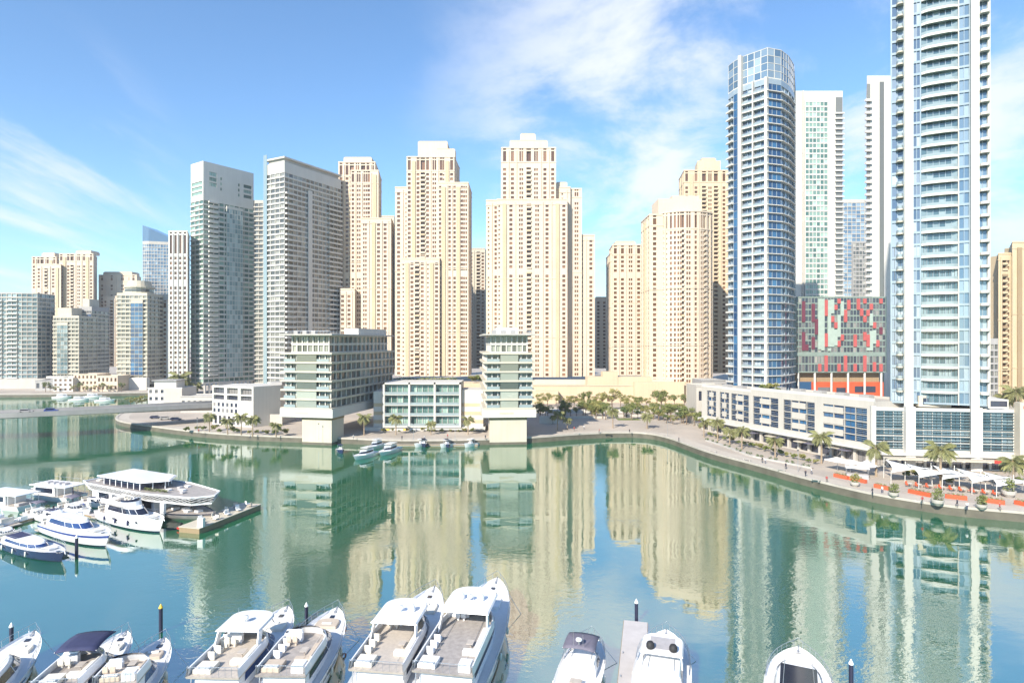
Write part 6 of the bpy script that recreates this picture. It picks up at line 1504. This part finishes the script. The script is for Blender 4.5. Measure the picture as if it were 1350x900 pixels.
    for i in range(5):
        p, q_ = a[i], a[(i+1) % 5]; k = max(2, int(math.hypot(q_[0]-p[0], q_[1]-p[1])/1.8))
        for j in range(k): x, y = p[0]+(q_[0]-p[0])*j/k, p[1]+(q_[1]-p[1])*j/k; m.box(x-.09, x+.09, y-.09, y+.09, 6.73, 8.89)
    m.build('lounge_frame', 'gel', t)
    m = MB(); a = [(4.5, -4.1), (19, -4.1), (22.5, 0), (19, 4.1), (4.5, 4.1)]; m.prism(a, 8.9, 9.15, top=[(p[0]*.98, p[1]*.96) for p in a]); m.build('roof', 'gel', t)
    rg = random.Random(8)
    for i in range(6): x, y = 22.5 + rg.random()*5, rg.uniform(-2.6, 2.6); m = MB(); m.box(x, x + .9, y, y + .9, 6.73, 7.2); m.build('lounge_seat', 'cushion_grey' if i % 2 else 'canvas_white', t, bevel=.05)
    for i in range(7):
        m = MB(); leaf_cluster(m, (19.5 + .9*i, -3.2 + .1*i, 7.3), .5, 40, .18, rg); m.build('potted_plant', 'leaf', t)
    for x, y in ((2, -2), (1.5, 1.5)): m = MB(); m.lathe([(.6, 0), (.6, .4), (.5, .45)], (x, y, 6.73), 12); m.build('round_seat', 'cushion', t)
    for i in range(4): x = L*.70 + i*1.9; m = MB(); m.box(x, x + 1.1, -1.6 + .9*(i % 2), -.4 + .9*(i % 2), 2.0, 2.55); m.build('bow_seat', 'canvas_white', t, bevel=.05)
lattice_boat()
for o_ in scene.objects:
    if o_.name == 'party_houseboat': o_.scale = (1.04, 1, .76)
# red and grey tender between the flybridge yacht and the houseboat bow
m = MB()
def tender(lb, loc, rz, col, L=4.6):
    t = thing('tender', lb, 'dinghy', loc, rz); m = MB(); m.tube([(-L/2, -.8, .35), (L*.2, -.8, .35), (L*.4, -.5, .45), (L/2, 0, .55), (L*.4, .5, .45), (L*.2, .8, .35), (-L/2, .8, .35)], .25, 8); m.build('tubes', col, t, smooth=True)
    m = MB(); m.box(-L/2, L*.3, -.65, .65, .12, .25); m.build('floor', 'deckwhite', t); m = MB(); m.box(-.4, .2, -.35, .35, .25, .9); m.build('console', 'gel', t, bevel=.05)
    m = MB(); m.box(-L/2 - .35, -L/2 + .05, -.2, .2, .1, 1.15); m.build('outboard_motor', 'rubber', t, bevel=.05)
tender('red tender tucked between the flybridge yacht and the houseboat bow', (-61.5, 115.6, 0), R(-29), 'redpaint')
# cluttered pontoon at the houseboat bow
t = thing('work_pontoon', 'brown-sided pontoon heaped with pink and white furniture beyond the houseboat', 'pontoon', (-58.5, 113.5, 0), math.atan2(16.5, 4.4))
m = MB(); m.box(0, 17.5, 0, 4.6, -.2, .95); m.build('float', 'tan_dark', t, bevel=.05); m = MB(); m.box(-.1, 17.6, -.1, 4.7, .953, 1.08); m.build('deck', 'beige', t)
t2 = thing('pontoon_cabinet', 'tall white cabinet at the near corner of the cluttered pontoon', 'cabinet', (-58.6, 114.4, 1.08)); m = MB(); m.box(-.55, .55, -.45, .45, 0, 1.7); m.build('body', 'gel', t2, bevel=.04); m = MB(); m.box(-.5, .5, -.48, -.452, .1, 1.6); m.build('door', 'canvas_white', t2)
rg = random.Random(12); ex, ey = math.cos(math.atan2(16.5, 4.4)), math.sin(math.atan2(16.5, 4.4))
for i in range(14):
    u, v = 2 + i*1.08, .9 + (i % 3)*1.25; x, y = -58.5 + ex*u - ey*v, 113.5 + ey*u + ex*v; c = thing('lounge_chair', 'pink or white lounge chair among those crowded on the brown pontoon', 'chair', (x, y, 1.08), rg.random()*6, 'chairs heaped on the pontoon'); mt = rg.choice(('canvas_white', 'cushion', 'cushion_tan'))
    m = MB(); m.box(-.4, .4, -.4, .4, .25, .42); m.build('seat', mt, c, bevel=.03); m = MB(); m.box(-.4, .4, .32, .42, .42, .95); m.build('backrest', mt, c, bevel=.03)
    for a_, b_ in ((-.34, -.34), (.34, -.34), (.34, .34), (-.34, .34)): m = MB(); m.tube([(a_, b_, 0), (a_, b_, .25)], .03, 4); m.build('leg', 'dark', c)
# flat-roofed houseboats
def houseboat(lb, stern, head, L, B, two):
    hx, hy = math.sin(R(head)), math.cos(R(head)); t = thing('houseboat', lb, 'houseboat', (stern[0], stern[1], 0), math.atan2(hy, hx), 'flat-roofed boats behind the dock')
    bd, sh, pt = hullshape(L, B, 1.1, 1.7); n = 12; ts = [i/n for i in range(n)] + [.999]; m = MB(); fr = [0, .5, 1]
    for sd_ in (1, -1):
        g = [[pt(u, f, sd_) for f in fr] for u in ts]
        for i in range(n):
            for k in range(2): m.quad(*((g[i][k], g[i+1][k], g[i+1][k+1], g[i][k+1]) if sd_ > 0 else (g[i][k+1], g[i+1][k+1], g[i+1][k], g[i][k])))
    m.add([pt(0, 1, 1), pt(0, 0, 1), pt(0, 0, -1), pt(0, 1, -1)], [(0, 1, 2, 3)]); m.build('hull', 'gel', t)
    m = MB()
    for i in range(n): m.quad(*[(p[0], p[1]*.98, p[2] - .1) for p in (pt(ts[i], 1, -1), pt(ts[i+1], 1, -1), pt(ts[i+1], 1, 1), pt(ts[i], 1, 1))])
    m.build('deck', 'teak', t)
    m = MB(); m.box(L*.28, L*.72, -B*.38, B*.38, 1.0, 3.2); m.build('cabin', 'gel', t, bevel=.06)
    for sd_ in (1, -1): m = MB(); m.box(L*.32, L*.68, sd_*B*.385 - .03, sd_*B*.385 + .03, 1.7, 2.8); m.build('window', 'boatglass', t)
    m = MB(); m.box(L*.02, L*.78, -B*.46, B*.46, 3.2, 3.4); m.build('roof', 'gel', t, bevel=.06)
    for x in (L*.05, L*.2):
        for s_ in (1, -1): m = MB(); m.tube([(x, s_*B*.42, 1.0), (x, s_*B*.42, 3.2)], .06, 6); m.build('post', 'gel', t)
    m = MB(); m.box(L*.05, L*.14, -B*.3, B*.3, 1.0, 1.5); m.build('bench', 'cushion_grey', t, bevel=.04)
    if two:
        m = MB()
        for s_ in (1, -1): m.tube([(L*.1, s_*B*.43, 4.3), (L*.7, s_*B*.43, 4.3)], .03, 4); [m.tube([(L*(.1 + .1*i), s_*B*.43, 3.4), (L*(.1 + .1*i), s_*B*.43, 4.3)], .025, 4) for i in range(7)]
        m.build('roof_rail', 'steel', t)
        for i in range(4): m = MB(); m.box(L*(.2 + .12*i), L*(.2 + .12*i) + 1.0, -.6, .6, 3.41, 3.75); m.build('deck_lounger', 'cushion_grey', t, bevel=.03)
houseboat('flat-roofed white boat with a railed roof deck, behind the dock by the tall post', (-98.5, 137.5), -72, 15, 5.6, True)
houseboat('flat-roofed white boat cut by the left edge behind the dock', (-103.5, 130.2), -72, 15, 5.6, False)
tender('small blue-covered boat on the dock side of the railed houseboat', (X(93, 131), 131, 0), R(40), 'blue', 5.5)

# docks
def dock(lb, a, b, w, z=.55):
    L = math.hypot(b[0]-a[0], b[1]-a[1]); t = thing('floating_dock', lb, 'dock', (a[0], a[1], 0), math.atan2(b[1]-a[1], b[0]-a[0])); m = MB(); m.box(0, L, -w/2, w/2, z - .12, z); m.build('deck', 'dock', t)
    m = MB(); m.box(0.1, L - .1, -w/2 + .12, w/2 - .12, -.3, z - .121); m.build('float', 'concrete', t)
    m = MB(); 
    for s_ in (1, -1): m.box(0, L, s_*w/2 - .04, s_*w/2 + .06, z - .3, z - .02)
    m.build('rubbing_strip', 'tan_dark', t)
    for i in range(int(L/5)):
        m = MB(); m.box(1 + i*5, 1.35 + i*5, w/2 - .28, w/2 - .16, z, z + .12); m.build('cleat', 'steel', t)
    return t
dock('bare pale pontoon finger in the near row with a dark pile at its end', (11.3, 58), (15.7, 77), 2.9)
dock('long dock walkway with clutter running in from the left edge', (-103, 100), (-92.5, 146), 3.2)
dock('short dock finger with a dark pile between the two left sports boats', (-95, 113.2), (-75.0, 101.8), 1.1)
dock('dock finger leading from the walkway to the lattice houseboat', (-95.5, 130), (-85, 124), 1.6)
def pile(px, py, h, lb, d=.22, tip='gel', Y=None):
    Y = Y or YG(py, 0); t = thing('mooring_pile', lb, 'mooring pile', (X(px, Y), Y, 0), 0, 'dark mooring piles'); m = MB(); m.lathe([(d, -1.5), (d, h), (d*.95, h)], n=12); m.build('post', 'pile', t, smooth=False)
    m = MB(); m.lathe([(d*1.12, h), (d*1.12, h + .1), (.02, h + .55)], n=12); m.build('cap', tip, t)
pile(212, 833, 3.0, 'dark pile with a yellow cap at the bow of the topless white yacht', tip='yellow'); pile(15, 848, 2.0, 'short blue pile with a white cap by the leftmost yacht')
pile(404, 815, 1.6, 'pile between the lavender-topped yacht and the tan-seated one'); pile(839, 823, 2.6, 'dark pile with white cap at the end of the bare pontoon', Y=77.6)
pile(1122, 908, 2.6, 'dark pile right of the rightmost near cruiser'); pile(101, 736, 3.0, 'dark pile on the short finger by the blue-striped cruiser', .25, Y=102.0)
pile(96, 672, 4.2, 'tall thin pile behind the dock by the railed houseboat', .12, Y=133)
# power pedestals and lockers on the walkway
for i in range(9):
    u = i/9; x, y = -102.6 + (10.2)*u, 101 + 44*u; c = thing('dock_box', 'white storage box standing along the cluttered dock walkway', 'storage box', (x + .9, y, .55), R(75), 'boxes along the dock walkway'); m = MB(); m.box(-.7, .7, -.35, .35, 0, .65); m.build('body', 'gel', c, bevel=.04); m = MB(); m.box(-.74, .74, -.39, .39, .65, .74); m.build('lid', 'deckwhite', c, bevel=.02)
for i in range(5):
    u = .1 + i/6; x, y = -103.6 + 10.2*u, 101 + 44*u; c = thing('bicycle_rack_plants', 'green potted shrub on the dock walkway', 'potted plant', (x, y, .55), 0, 'shrubs on the dock walkway'); c.name = 'potted_shrub'; m = MB(); m.lathe([(.25, 0), (.35, .5)], n=10); m.build('pot', 'dark', c); m = MB(); leaf_cluster(m, (0, 0, .95), .5, 60, .15, random.Random(i)); m.build('foliage', 'leaf3', c)

# small far boats before the midrise and by the far bank
def small_boat(px, py, head, L, B, lb, kind=0, Y=None):
    Y = Y or YG(py); x = X(px, Y); t = thing('motor_boat', lb, 'boat', (x, Y, 0), R(90 - head), 'small boats by the midrise quay'); bd, sh, pt = hullshape(L, B, .9, 1.4); n = 10; ts = [i/n for i in range(n)] + [.999]; m = MB(); fr = [0, .5, 1]; q = lambda p, o=0: (p[0] - L, p[1], p[2] + o)
    for sd_ in (1, -1):
        g = [[q(pt(u, f, sd_)) for f in fr] for u in ts]
        for i in range(n):
            for k in range(2): m.quad(*((g[i][k], g[i+1][k], g[i+1][k+1], g[i][k+1]) if sd_ > 0 else (g[i][k+1], g[i+1][k+1], g[i+1][k], g[i][k])))
    m.add([q(pt(0, 1, 1)), q(pt(0, 0, 1)), q(pt(0, 0, -1)), q(pt(0, 1, -1))], [(0, 1, 2, 3)]); m.build('hull', 'gel' if kind != 2 else 'navy', t, smooth=True, merge=True)
    m = MB()
    for i in range(n): m.quad(*[(p[0] - L, p[1]*.96, p[2] - .1) for p in (pt(ts[i], 1, -1), pt(ts[i+1], 1, -1), pt(ts[i+1], 1, 1), pt(ts[i], 1, 1))])
    m.build('deck', 'deckwhite', t)
    if kind == 0:
        a = [(-L*.75, -B*.33), (-L*.4, -B*.33), (-L*.22, 0), (-L*.4, B*.33), (-L*.75, B*.33)]; m = MB(); m.prism(a, .9, 2.4, top=[(p[0]*.9 - L*.08, p[1]*.85) for p in a]); m.build('cabin', 'gel', t)
        m = MB(); a2 = [(p[0]*1.0 + .02, p[1]*1.0) for p in a]; m.prism([(-L*.72, -B*.33), (-L*.40, -B*.33), (-L*.235, 0), (-L*.40, B*.33), (-L*.72, B*.33)], 1.5, 2.0, top=[(-L*.73, -B*.315), (-L*.42, -B*.315), (-L*.27, 0), (-L*.42, B*.315), (-L*.73, B*.315)]); m.build('window_band', 'boatglass', t)
        m = MB(); m.box(-L*.78, -L*.45, -B*.32, B*.32, 2.9, 3.0); m.build('hardtop', 'gel', t)
        for s_ in (1, -1): m = MB(); m.tube([(-L*.6, s_*B*.28, 2.3), (-L*.65, s_*B*.28, 2.9)], .06, 4); m.build('post', 'steel', t)
    else:
        m = MB(); m.box(-L*.6, -L*.42, -.4, .4, .8, 1.7); m.build('console', 'gel', t, bevel=.04); m = MB(); m.box(-L*.7, -L*.35, -B*.3, B*.3, 2.4, 2.5); m.build('top', 'canvas_white' if kind == 1 else 'canvas_navy', t)
        for a_ in (-L*.68, -L*.37):
            for s_ in (1, -1): m = MB(); m.tube([(a_, s_*B*.28, .8), (a_, s_*B*.28, 2.4)], .03, 4); m.build('post', 'steel', t)
small_boat(466, 607, 200, 12, 4.0, 'white cabin boat leftmost at the midrise quay'); small_boat(500, 604, 195, 13, 4.2, 'largest white cabin boat at the midrise quay', Y=190)
small_boat(484, 600, 200, 10, 3.2, 'cabin boat squeezed behind the two leading ones', Y=200); small_boat(452, 598, 150, 6, 2.2, 'small blue-topped boat left of the cabin boats', 2)
for px, k, lb in ((546, 1, 'open boat with a white top, first right of the cabin boats'), (561, 2, 'navy open boat with a dark top at the midrise quay'), (580, 1, 'open boat with a white top before the yellow shop front'), (592, 2, 'navy open boat with a dark top near the narrow pier building'), (612, 1, 'open white-topped boat next to the narrow pier building')):
    small_boat(px, 593, 215 if k == 1 else 160, 7, 2.5, lb, k, Y=206 - (px % 3))
dock('thin dock line along the quay behind the small open boats', (X(510, 209), 209.5), (X(630, 209), 209.5), 1.4)
for px, Y, lb in ((95, 388, 'white boat on the far side of the bridge, left one'), (118, 372, 'white boat just beyond the bridge'), (135, 392, 'white boat moored off the cream villas'), (152, 366, 'open boat beyond the bridge near the golden trees')):
    small_boat(px, 0, 80, 11, 3.4, lb, 0, Y=Y)
